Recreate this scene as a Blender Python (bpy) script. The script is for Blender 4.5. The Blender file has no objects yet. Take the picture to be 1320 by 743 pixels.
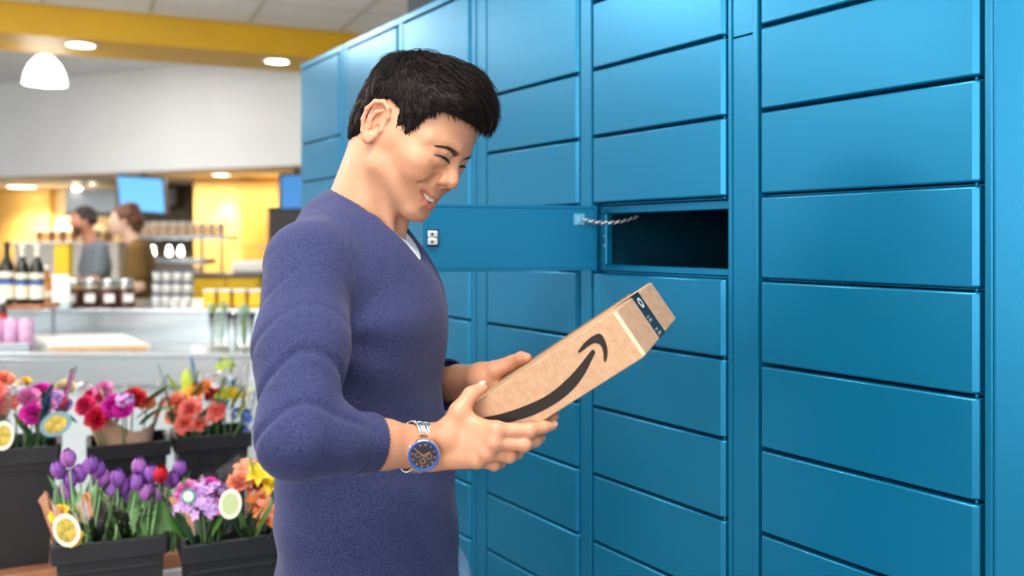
import bpy, bmesh, math, random
import numpy as np
from mathutils import Vector, Matrix, Euler

# ------------------------------------------------------------------ camera
CAMH = 1.40          # camera height
F = 1180.0           # focal length in pixels of the 1320 x 743 frame
YH = 309.5           # horizon row
scene = bpy.context.scene
cam_data = bpy.data.cameras.new('camera')
cam_data.sensor_width = 36.0
cam_data.lens = F / 1320.0 * 36.0
cam_data.shift_y = -(371.5 - YH) / 1320.0
cam_data.clip_start = 0.05
cam_data.dof.use_dof = True
cam_data.dof.focus_distance = 1.42
cam_data.dof.aperture_fstop = 2.7
cam = bpy.data.objects.new('camera', cam_data)
cam.location = (0, 0, CAMH)
cam.rotation_euler = (math.radians(90), 0, 0)
scene.collection.objects.link(cam)
scene.camera = cam

# ------------------------------------------------------------------ world, exposure
world = bpy.data.worlds.new('daylight')
scene.world = world
world.use_nodes = True
bg = world.node_tree.nodes['Background']
bg.inputs[0].default_value = (0.93, 0.97, 1.0, 1)
bg.inputs[1].default_value = 0.9
scene.view_settings.view_transform = 'Standard'
scene.view_settings.look = 'None'
scene.view_settings.gamma = 1.0
scene.view_settings.use_curve_mapping = False
scene.view_settings.exposure = 0.25
try:
    scene.cycles.use_denoising = True
except Exception:
    pass

def area_light(name, loc, size, power, rot=(0, 0, 0), color=(1, 1, 1), size_y=None):
    d = bpy.data.lights.new(name, 'AREA')
    d.energy = power
    d.color = color
    d.shape = 'RECTANGLE'
    d.size = size
    d.size_y = size_y or size
    o = bpy.data.objects.new(name, d)
    o.location = loc
    o.rotation_euler = rot
    scene.collection.objects.link(o)
    return o

CEIL = 2.84
# daylight through the shop windows behind the camera, and unseen area lights added under the ceiling for brightness
area_light('window_daylight', (-1.7, -2.8, 1.9), 5.2, 135, (math.radians(80), 0, math.radians(-12)), (1.0, 0.985, 0.96), 2.0)
area_light('ceiling_fill_light', (-0.15, 0.55, CEIL - 0.03), 1.2, 48, (0, 0, 0), (1.0, 0.96, 0.9), 0.6)
area_light('ceiling_fill_light', (-4.6, 1.4, CEIL - 0.03), 1.2, 80, (0, 0, 0), (1.0, 0.96, 0.9), 0.6)
area_light('ceiling_fill_light', (-2.6, 2.6, CEIL - 0.03), 1.2, 60, (0, 0, 0), (1.0, 0.95, 0.88), 0.6)
area_light('ceiling_fill_light', (-3.6, 4.0, CEIL - 0.03), 1.2, 22, (0, 0, 0), (1.0, 0.95, 0.88), 0.6)
area_light('ceiling_fill_light', (-3.4, 6.5, CEIL + 0.0), 1.2, 18, (0, 0, 0), (1.0, 0.97, 0.92), 0.6)

# ------------------------------------------------------------------ helpers
C = scene.collection

def P(px, py, Y):
    """photo pixel at depth Y -> world point"""
    return Vector(((px - 660.0) / F * Y, Y, CAMH + (YH - py) / F * Y))

MATS = {}
def mat(name, col, rough=0.5, metal=0.0, spec=0.5, noise=None, bump=None, emit=None, coat=0.0, sss=0.0,
        trans=0.0, sheen=0.0, alpha=None, attr=None, vary=0.12):
    """procedural principled material; col is linear rgb"""
    if name in MATS:
        return MATS[name]
    m = bpy.data.materials.new(name)
    m.use_nodes = True
    nt = m.node_tree
    b = nt.nodes['Principled BSDF']
    b.inputs['Roughness'].default_value = rough
    b.inputs['Metallic'].default_value = metal
    b.inputs['Specular IOR Level'].default_value = spec
    b.inputs['Base Color'].default_value = (*col, 1)
    if coat:
        b.inputs['Coat Weight'].default_value = coat
        b.inputs['Coat Roughness'].default_value = 0.2
    if sss:
        b.inputs['Subsurface Weight'].default_value = sss
        b.inputs['Subsurface Radius'].default_value = (0.010, 0.004, 0.002)
        b.inputs['Subsurface Scale'].default_value = 0.6
    if trans:
        b.inputs['Transmission Weight'].default_value = trans
    if sheen:
        b.inputs['Sheen Weight'].default_value = sheen
        b.inputs['Sheen Roughness'].default_value = 0.5
    if alpha is not None:
        b.inputs['Alpha'].default_value = alpha
    if emit:
        b.inputs['Emission Color'].default_value = (*emit[0], 1)
        b.inputs['Emission Strength'].default_value = emit[1]
    tc = nt.nodes.new('ShaderNodeTexCoord')
    src = None
    if attr:
        a = nt.nodes.new('ShaderNodeAttribute')
        a.attribute_name = attr
        src = a.outputs['Color']
    if noise:
        n = nt.nodes.new('ShaderNodeTexNoise')
        n.inputs['Scale'].default_value = noise
        n.inputs['Detail'].default_value = 4
        nt.links.new(tc.outputs['Object'], n.inputs['Vector'])
        mr = nt.nodes.new('ShaderNodeMapRange')
        mr.inputs['From Min'].default_value = 0.3
        mr.inputs['From Max'].default_value = 0.7
        mr.inputs['To Min'].default_value = 1 - vary
        mr.inputs['To Max'].default_value = 1 + vary
        nt.links.new(n.outputs[0], mr.inputs[0])
        mx = nt.nodes.new('ShaderNodeMix')
        mx.data_type = 'RGBA'
        mx.blend_type = 'MULTIPLY'
        mx.inputs[0].default_value = 1
        if src is not None:
            nt.links.new(src, mx.inputs[6])
        else:
            mx.inputs[6].default_value = (*col, 1)
        nt.links.new(mr.outputs[0], mx.inputs[7])
        src = mx.outputs[2]
    if src is not None:
        nt.links.new(src, b.inputs['Base Color'])
    if bump:
        n2 = nt.nodes.new('ShaderNodeTexNoise')
        n2.inputs['Scale'].default_value = bump[0]
        n2.inputs['Detail'].default_value = 3
        nt.links.new(tc.outputs['Object'], n2.inputs['Vector'])
        bp = nt.nodes.new('ShaderNodeBump')
        bp.inputs['Strength'].default_value = bump[1]
        bp.inputs['Distance'].default_value = bump[2]
        nt.links.new(n2.outputs[0], bp.inputs['Height'])
        nt.links.new(bp.outputs[0], b.inputs['Normal'])
    MATS[name] = m
    return m

def srgb(r, g, b):
    def f(v):
        v /= 255.0
        return v / 12.92 if v <= 0.04045 else ((v + 0.055) / 1.055) ** 2.4
    return (f(r), f(g), f(b))

def link(name, mesh, material, parent=None, smooth=False, label=None, cat=None, group=None, kind=None):
    o = bpy.data.objects.new(name, mesh)
    C.objects.link(o)
    if material is not None and len(mesh.materials) == 0:
        mesh.materials.append(material)
    if smooth:
        mesh.polygons.foreach_set('use_smooth', [True] * len(mesh.polygons))
    if parent is not None:
        o.parent = parent
    tag(o, label, cat, group, kind)
    return o

def tag(o, label=None, cat=None, group=None, kind=None):
    if label: o['label'] = label
    if cat: o['category'] = cat
    if group: o['group'] = group
    if kind: o['kind'] = kind
    return o

def empty(name, loc=(0, 0, 0), rz=0.0, label=None, cat=None, group=None, kind=None):
    o = bpy.data.objects.new(name, None)
    C.objects.link(o)
    o.location = loc
    o.rotation_euler = (0, 0, rz)
    o.empty_display_size = 0.05
    return tag(o, label, cat, group, kind)

def bm_mesh(bm, name='m'):
    me = bpy.data.meshes.new(name)
    bmesh.ops.recalc_face_normals(bm, faces=bm.faces[:])
    bm.to_mesh(me)
    bm.free()
    return me

def add_box(bm, x0, x1, y0, y1, z0, z1, bevel=0.0, seg=1):
    b2 = bmesh.new()
    vs = [b2.verts.new(v) for v in ((x0, y0, z0), (x1, y0, z0), (x1, y1, z0), (x0, y1, z0),
                                    (x0, y0, z1), (x1, y0, z1), (x1, y1, z1), (x0, y1, z1))]
    for f in ((0, 3, 2, 1), (4, 5, 6, 7), (0, 1, 5, 4), (1, 2, 6, 5), (2, 3, 7, 6), (3, 0, 4, 7)):
        b2.faces.new([vs[i] for i in f])
    if bevel > 0:
        bmesh.ops.bevel(b2, geom=b2.edges[:], offset=bevel, segments=seg, profile=0.5, affect='EDGES')
    merge(bm, b2)

def merge(bm, b2, M=None):
    if M is not None:
        bmesh.ops.transform(b2, matrix=M, verts=b2.verts[:])
    idx = {}
    for v in b2.verts:
        idx[v] = bm.verts.new(v.co)
    for f in b2.faces:
        try:
            nf = bm.faces.new([idx[v] for v in f.verts])
            nf.smooth = f.smooth
            nf.material_index = f.material_index
        except ValueError:
            pass
    b2.free()

def box_mesh(x0, x1, y0, y1, z0, z1, bevel=0.0, seg=1):
    bm = bmesh.new()
    add_box(bm, x0, x1, y0, y1, z0, z1, bevel, seg)
    return bm_mesh(bm)

def add_lathe(bm, prof, n=20, center=(0, 0, 0), cap=True, M=None):
    """profile of (r, z) turned about the z axis"""
    b2 = bmesh.new()
    rings = []
    for r, z in prof:
        rings.append([b2.verts.new((center[0] + r * math.cos(2 * math.pi * i / n), center[1] + r * math.sin(2 * math.pi * i / n), center[2] + z)) for i in range(n)])
    for a, b in zip(rings, rings[1:]):
        for i in range(n):
            f = b2.faces.new((a[i], a[(i + 1) % n], b[(i + 1) % n], b[i]))
            f.smooth = True
    if cap:
        b2.faces.new(rings[0][::-1])
        b2.faces.new(rings[-1])
    merge(bm, b2, M)

def lathe_mesh(prof, n=20, cap=True, M=None):
    bm = bmesh.new()
    add_lathe(bm, prof, n, cap=cap, M=M)
    return bm_mesh(bm)

def add_tube(bm, pts, radii, n=8, cap=True):
    pts = [Vector(p) for p in pts]
    if not hasattr(radii, '__len__'):
        radii = [radii] * len(pts)
    rings = []
    up = None
    for i, p in enumerate(pts):
        t = (pts[min(i + 1, len(pts) - 1)] - pts[max(i - 1, 0)]).normalized()
        if up is None:
            up = t.orthogonal().normalized()
        else:
            up = (up - t * up.dot(t)).normalized()
        s = t.cross(up)
        rings.append([bm.verts.new(p + (up * math.cos(2 * math.pi * k / n) + s * math.sin(2 * math.pi * k / n)) * radii[i]) for k in range(n)])
    for a, b in zip(rings, rings[1:]):
        for k in range(n):
            f = bm.faces.new((a[k], a[(k + 1) % n], b[(k + 1) % n], b[k]))
            f.smooth = True
    if cap:
        bm.faces.new(rings[0][::-1])
        bm.faces.new(rings[-1])

def tube_mesh(pts, radii, n=8):
    bm = bmesh.new()
    add_tube(bm, pts, radii, n)
    return bm_mesh(bm)

def prism_mesh(poly, z0, z1, M=None):
    """flat outline (x, y) extruded between z0 and z1"""
    bm = bmesh.new()
    a = [bm.verts.new((x, y, z0)) for x, y in poly]
    b = [bm.verts.new((x, y, z1)) for x, y in poly]
    n = len(poly)
    bm.faces.new(a[::-1])
    bm.faces.new(b)
    for i in range(n):
        bm.faces.new((a[i], a[(i + 1) % n], b[(i + 1) % n], b[i]))
    if M is not None:
        bmesh.ops.transform(bm, matrix=M, verts=bm.verts[:])
    return bm_mesh(bm)

def bez(p0, p1, p2, p3, n):
    out = []
    for i in range(n + 1):
        t = i / n
        out.append(tuple((1 - t) ** 3 * a + 3 * (1 - t) ** 2 * t * b + 3 * (1 - t) * t * t * c + t ** 3 * d for a, b, c, d in zip(p0, p1, p2, p3)))
    return out

# ---- implicit surfaces: signed distances on a grid, skinned by surface nets
class Field:
    def __init__(s, lo, hi, vox):
        s.lo = np.array(lo, float)
        s.vox = vox
        s.n = np.ceil((np.array(hi) - s.lo) / vox).astype(int) + 1
        s.d = np.full(tuple(s.n), 0.06, np.float32)

    def _sub(s, lo, hi, pad):
        i0 = np.maximum(np.floor((np.array(lo) - pad - s.lo) / s.vox).astype(int), 0)
        i1 = np.minimum(np.ceil((np.array(hi) + pad - s.lo) / s.vox).astype(int) + 1, s.n)
        if (i1 <= i0).any():
            return None
        sl = tuple(slice(a, b) for a, b in zip(i0, i1))
        g = [(np.arange(a, b) * s.vox + s.lo[k]).astype(np.float32) for k, (a, b) in enumerate(zip(i0, i1))]
        return sl, g[0][:, None, None], g[1][None, :, None], g[2][None, None, :]

    def _mix(s, sl, d, k, op):
        cur = s.d[sl]
        if op == 'add':
            if k > 0:
                h = np.maximum(k - np.abs(cur - d), 0) / k
                s.d[sl] = np.minimum(cur, d) - h * h * k * 0.25
            else:
                s.d[sl] = np.minimum(cur, d)
        else:  # subtract
            d = -d
            if k > 0:
                h = np.maximum(k - np.abs(cur - d), 0) / k
                s.d[sl] = np.maximum(cur, d) + h * h * k * 0.25
            else:
                s.d[sl] = np.maximum(cur, d)

    def cone(s, a, b, ra, rb, k=0.01, op='add'):
        a = np.array(a, float); b = np.array(b, float)
        r = max(ra, rb)
        q = s._sub(np.minimum(a, b) - r, np.maximum(a, b) + r, k + 0.03)
        if q is None: return
        sl, x, y, z = q
        ba = b - a
        L = max(float(ba @ ba), 1e-12)
        t = np.clip(((x - a[0]) * ba[0] + (y - a[1]) * ba[1] + (z - a[2]) * ba[2]) / L, 0, 1)
        d = np.sqrt((x - a[0] - t * ba[0]) ** 2 + (y - a[1] - t * ba[1]) ** 2 + (z - a[2] - t * ba[2]) ** 2) - (ra + (rb - ra) * t)
        s._mix(sl, d, k, op)

    def chain(s, pts, radii, k=0.01, op='add'):
        for i in range(len(pts) - 1):
            s.cone(pts[i], pts[i + 1], radii[i], radii[i + 1], k, op)

    def ell(s, c, r, k=0.01, R=None, op='add'):
        c = np.array(c, float); r = np.array(r, float)
        m = r.max()
        q = s._sub(c - m, c + m, k + 0.03)
        if q is None: return
        sl, x, y, z = q
        x = x - c[0]; y = y - c[1]; z = z - c[2]
        if R is not None:
            R = np.array(R)   # columns are the ellipsoid's axes
            u = R[0, 0] * x + R[1, 0] * y + R[2, 0] * z
            v = R[0, 1] * x + R[1, 1] * y + R[2, 1] * z
            w = R[0, 2] * x + R[1, 2] * y + R[2, 2] * z
        else:
            u, v, w = x, y, z
        k0 = np.sqrt((u / r[0]) ** 2 + (v / r[1]) ** 2 + (w / r[2]) ** 2)
        k1 = np.sqrt((u / r[0] ** 2) ** 2 + (v / r[1] ** 2) ** 2 + (w / r[2] ** 2) ** 2) + 1e-9
        d = k0 * (k0 - 1) / k1
        d = np.where(k0 < 1e-3, -r.min(), d)
        s._mix(sl, d, k, op)

    def half(s, p, nrm, k=0.0):
        """keep the side the normal points away from"""
        nrm = np.array(nrm, float); nrm /= np.linalg.norm(nrm)
        x, y, z = s.grid()
        d = (x - p[0]) * nrm[0] + (y - p[1]) * nrm[1] + (z - p[2]) * nrm[2]
        sl = (slice(None),) * 3
        s._mix(sl, -d, k, 'sub')

    def grid(s):
        g = [(np.arange(s.n[k]) * s.vox + s.lo[k]).astype(np.float32) for k in range(3)]
        return g[0][:, None, None], g[1][None, :, None], g[2][None, None, :]

    def mesh(s):
        d = s.d
        ins = d < 0
        c = np.zeros(tuple(s.n - 1), np.uint8)
        for i in (0, 1):
            for j in (0, 1):
                for k in (0, 1):
                    c += ins[i:s.n[0] - 1 + i, j:s.n[1] - 1 + j, k:s.n[2] - 1 + k]
        act = (c > 0) & (c < 8)
        cells = np.argwhere(act)
        vid = np.full(act.shape, -1, np.int32)
        vid[act] = np.arange(len(cells))
        acc = np.zeros((len(cells), 3)); cnt = np.zeros(len(cells))
        cor = [(i, j, k) for i in (0, 1) for j in (0, 1) for k in (0, 1)]
        val = {q: d[cells[:, 0] + q[0], cells[:, 1] + q[1], cells[:, 2] + q[2]] for q in cor}
        for q in cor:
            for ax in range(3):
                if q[ax] == 0:
                    q2 = tuple(1 if m == ax else q[m] for m in range(3))
                    a, b = val[q], val[q2]
                    m = (a < 0) != (b < 0)
                    t = np.where(m, a / np.where(m, a - b, 1), 0)
                    p = np.tile(np.array(q, float), (len(cells), 1))
                    p[:, ax] = t
                    acc[m] += p[m]; cnt[m] += 1
        V = s.lo + (cells + acc / cnt[:, None]) * s.vox
        quads = []
        for ax in range(3):
            o1, o2 = [m for m in range(3) if m != ax]
            sl0 = [slice(None)] * 3; sl1 = [slice(None)] * 3
            sl0[ax] = slice(0, -1); sl1[ax] = slice(1, None)
            a = ins[tuple(sl0)]; b = ins[tuple(sl1)]
            e = np.argwhere(a != b)
            e = e[(e[:, o1] > 0) & (e[:, o2] > 0) & (e[:, o1] < s.n[o1] - 1) & (e[:, o2] < s.n[o2] - 1)]
            fl = a[e[:, 0], e[:, 1], e[:, 2]]
            def cell(da, db):
                q = e.copy(); q[:, o1] += da; q[:, o2] += db
                return vid[q[:, 0], q[:, 1], q[:, 2]]
            Q = np.stack([cell(-1, -1), cell(0, -1), cell(0, 0), cell(-1, 0)], 1)
            flip = fl if ax != 1 else ~fl
            Q[~flip] = Q[~flip][:, ::-1]
            quads.append(Q)
        return V, np.concatenate(quads)

def np_mesh(name, V, Q, smooth=True):
    me = bpy.data.meshes.new(name)
    me.vertices.add(len(V)); me.vertices.foreach_set('co', np.asarray(V, np.float32).ravel())
    me.loops.add(Q.size); me.loops.foreach_set('vertex_index', Q.astype(np.int32).ravel())
    me.polygons.add(len(Q))
    me.polygons.foreach_set('loop_start', np.arange(0, Q.size, Q.shape[1], dtype=np.int32))
    me.update(calc_edges=True)
    me.validate()
    if smooth:
        me.polygons.foreach_set('use_smooth', [True] * len(me.polygons))
    return me

def relax(V, Q, it=2, lam=0.5):
    n = len(V)
    e = np.concatenate([Q[:, [0, 1]], Q[:, [1, 2]], Q[:, [2, 3]], Q[:, [3, 0]]])
    e = np.concatenate([e, e[:, ::-1]])
    cnt = np.bincount(e[:, 0], minlength=n)[:, None].clip(1)
    for _ in range(it):
        for l in (lam, -lam * 1.03):
            s = np.stack([np.bincount(e[:, 0], weights=V[e[:, 1], k], minlength=n) for k in range(3)], 1) / cnt
            V = V + l * (s - V)
    return V

def set_color(me, col, name='Col'):
    a = me.attributes.new(name, 'FLOAT_COLOR', 'POINT')
    c = np.ones((len(me.vertices), 4), np.float32)
    c[:, :3] = col
    a.data.foreach_set('color', c.ravel())

def smoothstep(a, b, x):
    t = np.clip((x - a) / (b - a), 0, 1)
    return t * t * (3 - 2 * t)
# ------------------------------------------------------------------ the room
M_FLOOR = mat('floor_vinyl', srgb(128, 122, 114), 0.45, noise=6)
M_TILE = mat('acoustic_tile', srgb(238, 237, 234), 0.9, noise=40, bump=(260, 0.25, 0.002), vary=0.04)
M_TBAR = mat('ceiling_grid_bar', srgb(205, 200, 186), 0.6)
M_MUST = mat('mustard_paint', srgb(214, 164, 6), 0.55, noise=3, vary=0.05)
M_WHITE = mat('white_paint', srgb(226, 228, 230), 0.7, noise=2, vary=0.03)
M_CREAM = mat('cream_paint', srgb(236, 214, 168), 0.7, noise=2, vary=0.05)
M_STEEL = mat('brushed_steel', (0.52, 0.57, 0.60), 0.26, 0.9, bump=(120, 0.08, 0.001))
M_STEELD = mat('dark_steel', (0.16, 0.15, 0.14), 0.4, 0.8)
M_LAMP = mat('lamp_glow', (1, 1, 1), 0.5, emit=((1.0, 0.95, 0.85), 9.0))
M_GREYWALL = mat('grey_paint', srgb(92, 98, 104), 0.6, noise=3)

link('floor', box_mesh(-9, 5, -4, 13, -0.05, 0.0), M_FLOOR, kind='structure')

EA = math.radians(24.5)
E1 = Vector((math.cos(EA), math.sin(EA), 0))     # along the beam, to the right and away
E2 = Vector((-math.sin(EA), math.cos(EA), 0))    # across it, away from the camera
g0 = Vector((-1.745, 6.08, 0))                   # a crossing of the ceiling grid
RM = Matrix(((E1.x, E2.x, 0, g0.x), (E1.y, E2.y, 0, g0.y), (0, 0, 1, 0), (0, 0, 0, 1)))
# ceiling slab above the lay-in grid
ceil = link('ceiling', box_mesh(-8, 9, -12, 8, CEIL + 0.03, CEIL + 0.1), M_WHITE, kind='structure')
ceil.matrix_world = RM
TS = 0.61
tile_me = box_mesh(0.012, TS - 0.012, 0.012, TS - 0.012, CEIL + 0.004, CEIL + 0.018, 0.003, 1)
tile_me.materials.append(M_TILE)
bar_x = box_mesh(-5 * TS, 6 * TS, -0.0115, 0.0115, CEIL, CEIL + 0.012); bar_x.materials.append(M_TBAR)
bar_y = box_mesh(-0.0115, 0.0115, -15 * TS, 0.0 * TS, CEIL + 0.0005, CEIL + 0.0125); bar_y.materials.append(M_TBAR)
for i in range(-5, 6):
    for j in range(-15, 0):
        t = link('ceiling_tile', tile_me, None, ceil)
        t.location = (i * TS, j * TS, 0)
for j in range(-15, 1):
    t = link('grid_bar', bar_x, None, ceil); t.location = (0, j * TS, 0)
for i in range(-5, 7):
    t = link('grid_bar', bar_y, None, ceil); t.location = (i * TS, 0, 0)

# mustard bulkhead beam hung below the ceiling
def rel(v):
    w = RM.inverted() @ Vector((v[0], v[1], 0))
    return w.x, w.y
bz = CAMH + 1.25
fy = 0.0
beam = link('beam', box_mesh(-4.2, 3.4, 0.03, 0.62, bz, CEIL + 0.02, 0.004, 1), M_MUST, kind='structure')
beam.matrix_world = RM
# recessed downlights in the beam's underside
def downlight(px, py, zc, r, label, power, group='recessed downlights', face=None):
    Y = (zc - CAMH) * F / (YH - py)
    p = P(px, py, Y)
    o = empty('recessed_downlight', (p.x, p.y, zc), 0, label, 'downlight', group)
    link('trim_ring', lathe_mesh([(r * 0.86, -0.004), (r * 1.08, -0.008), (r * 1.15, 0.0), (r * 0.86, 0.0)], 24, cap=False), M_WHITE, o)
    link('diffuser', lathe_mesh([(r * 0.86, -0.003), (r * 0.5, -0.006), (0.004, -0.007)], 24), M_LAMP, o)
    if power:
        d = bpy.data.lights.new('downlight_lamp', 'SPOT')
        d.energy = power; d.spot_size = math.radians(110); d.spot_blend = 0.8; d.color = (1, 0.9, 0.74); d.shadow_soft_size = 0.06
        l = bpy.data.objects.new('downlight_lamp', d); C.objects.link(l); l.parent = o; l.location = (0, 0, -0.03)
    return o
downlight(104, 58, bz, 0.094, 'glowing round downlight in the mustard beam beside the pendant lamp', 12)
downlight(357, 79, bz, 0.090, 'glowing round downlight in the mustard beam nearest the lockers', 12)

# white dome pendants: one behind the beam, one added unseen in front to brighten the tiles
def pendant(p, label, power):
    pl = empty('pendant_lamp', p, 0, label, 'lamp')
    link('dome_shade', lathe_mesh([(0.137, -0.10), (0.139, -0.085), (0.128, -0.03), (0.10, 0.035), (0.055, 0.085), (0.028, 0.098)], 32, cap=False), mat('opal_glass', (1, 1, 1), 0.4, emit=((1, 0.98, 0.94), 2.4)), pl)
    link('bulb', lathe_mesh([(0.002, -0.07), (0.03, -0.06), (0.045, -0.03), (0.03, 0.01), (0.01, 0.03)], 16), M_LAMP, pl)
    link('lamp_cap', lathe_mesh([(0.03, 0.096), (0.032, 0.115), (0.012, 0.13), (0.006, 0.14)], 16), M_STEEL, pl)
    link('cord', tube_mesh([(0, 0, 0.135), (0, 0, CEIL + 0.02 - p[2])], 0.004, 6), M_STEEL, pl)
    d = bpy.data.lights.new('pendant_glow', 'POINT'); d.energy = power; d.color = (1, 0.96, 0.9); d.shadow_soft_size = 0.14
    l = bpy.data.objects.new('pendant_glow', d); C.objects.link(l); l.parent = pl; l.location = (0, 0, -0.16)
pendant(P(58, 90, 6.35), 'white glowing dome pendant lamp hanging below the mustard beam', 10)
pendant(Vector((-1.75, 4.05, 2.66)), 'unseen white dome pendant added before the beam to brighten the tiled ceiling', 22)

# white bulkhead wall over the kitchen hatch
KA, KB = Vector((-4.81, 8.60, 0)), Vector((-1.69, 7.25, 0))
kd = (KB - KA).normalized(); kn = Vector((-kd.y, kd.x, 0))
KM = Matrix(((kd.x, kn.x, 0, KA.x), (kd.y, kn.y, 0, KA.y), (0, 0, 1, 0), (0, 0, 0, 1)))
HB = CAMH + 0.59
w = link('wall_bulkhead', box_mesh(-2.6, 5.2, 0, 0.14, HB, CEIL + 0.9, 0.004, 1), M_WHITE, kind='structure'); w.matrix_world = KM
w = link('ceiling_kitchen', box_mesh(-3.5, 7.0, 0.14, 6.0, HB + 0.06, HB + 0.12), mat('kitchen_ceiling', srgb(214, 200, 172), 0.7), kind='structure'); w.matrix_world = KM
link('wall_back', box_mesh(-9, 1.5, 11.6, 11.7, 0, 2.4), M_CREAM, kind='structure')
# glazed shop front on the left: sill wall, mullions and panes
wl = link('wall_left', box_mesh(-9.1, -9.0, -4, 13, 0, 0.45), M_WHITE, kind='structure')
win = empty('window_1', (-9.05, 0, 0.45), 0, kind='structure')
M_PANE = mat('window_glass', (1, 1, 1), 0.0, trans=1.0, spec=0.3)
for k in range(9):
    link('mullion', box_mesh(-0.04, 0.04, -4 + 2.1 * k, -3.93 + 2.1 * k, 0.0, CEIL - 0.45), M_STEELD, win)
link('window_head', box_mesh(-0.05, 0.05, -4, 13, CEIL - 0.449, CEIL + 0.4), M_WHITE, win)
# grey pier rising behind the locker bank
q0 = P(525, 10, 4.7)
link('wall_pier', box_mesh(q0.x, q0.x + 1.6, 4.7, 5.0, 0, CEIL + 0.02), M_GREYWALL, kind='structure')
# ------------------------------------------------------------------ locker bank
def paint_material():
    m = bpy.data.materials.new('blue_powder_coat')
    m.use_nodes = True
    nt = m.node_tree
    b = nt.nodes['Principled BSDF']
    b.inputs['Base Color'].default_value = (*srgb(0, 116, 158), 1)
    b.inputs['Metallic'].default_value = 0.5
    b.inputs['Roughness'].default_value = 0.32
    b.inputs['Specular IOR Level'].default_value = 0.55
    tc = nt.nodes.new('ShaderNodeTexCoord')
    n = nt.nodes.new('ShaderNodeTexNoise')
    n.inputs['Scale'].default_value = 420
    n.inputs['Detail'].default_value = 2
    nt.links.new(tc.outputs['Object'], n.inputs['Vector'])
    bp = nt.nodes.new('ShaderNodeBump')
    bp.inputs['Strength'].default_value = 0.12
    bp.inputs['Distance'].default_value = 0.001
    nt.links.new(n.outputs[0], bp.inputs['Height'])
    nt.links.new(bp.outputs[0], b.inputs['Normal'])
    return m

M_PAINT = paint_material()
M_INNER = mat('shaded_slot_paint', srgb(0, 62, 84), 0.5, 0.3)  # blue paint darkened, the slot's inner shade put into the colour
M_ZINC = mat('zinc_plated_steel', (0.75, 0.76, 0.78), 0.28, 1.0, bump=(300, 0.1, 0.0005))
M_DARK = mat('dark_rubber', (0.01, 0.012, 0.014), 0.6)

UD = Vector((-0.5339, 0.8456, 0))      # along the front, away from the camera
ND = Vector((-0.8456, -0.5339, 0))     # out of the front
O0 = Vector((609 / F * 1.2867, 1.2867, 0))
# local frame of the bank: x = along front (towards camera side is negative u), y = out of front, z = up
LM = Matrix(((-UD.x, -ND.x, 0, O0.x), (-UD.y, -ND.y, 0, O0.y), (0, 0, 1, 0), (0, 0, 0, 1)))
# local x = -u (to the right seen from the front), local y = into the locker

PITCH = 0.15
ZG = [CAMH + (3.527 - n) * PITCH for n in range(-1, 13)]     # gap heights, top down
ZTOP = CAMH + 0.703
GAP = 0.0065
DEPTH = 0.52

def door_mesh(w, h, t=0.026):
    """pressed steel door: face, rounded edges and returned rim; local x 0..w, z 0..h, face at y=0"""
    bm = bmesh.new()
    prof = [(0.004, 0), (w - 0.0080, 0), (w - 0.0006, 0.0058), (w, 0.0072), (w, t), (0, t), (0, 0.004)]
    lo = [bm.verts.new((x, y, 0)) for x, y in prof]
    hi = [bm.verts.new((x, y, h)) for x, y in prof]
    bm.faces.new(lo[::-1]); bm.faces.new(hi)
    n = len(prof)
    for i in range(n):
        bm.faces.new((lo[i], lo[(i + 1) % n], hi[(i + 1) % n], hi[i]))
    ed = [e for e in bm.edges if abs(e.verts[0].co.z - e.verts[1].co.z) < 1e-6 and max(v.co.y for v in e.verts) < 0.0075]
    bmesh.ops.bevel(bm, geom=ed, offset=0.0034, segments=3, profile=0.5, affect='EDGES')
    for f in bm.faces:
        f.normal_update()
        f.smooth = abs(f.normal.z) > 0.02 and abs(f.normal.z) < 0.98
    return bm_mesh(bm)

_dm = {}
def get_door(w, h):
    key = (round(w, 4), round(h, 4))
    if key not in _dm:
        _dm[key] = door_mesh(w, h)
        _dm[key].materials.append(M_PAINT)
    return _dm[key]

def set_sharp(me):
    pass

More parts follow.
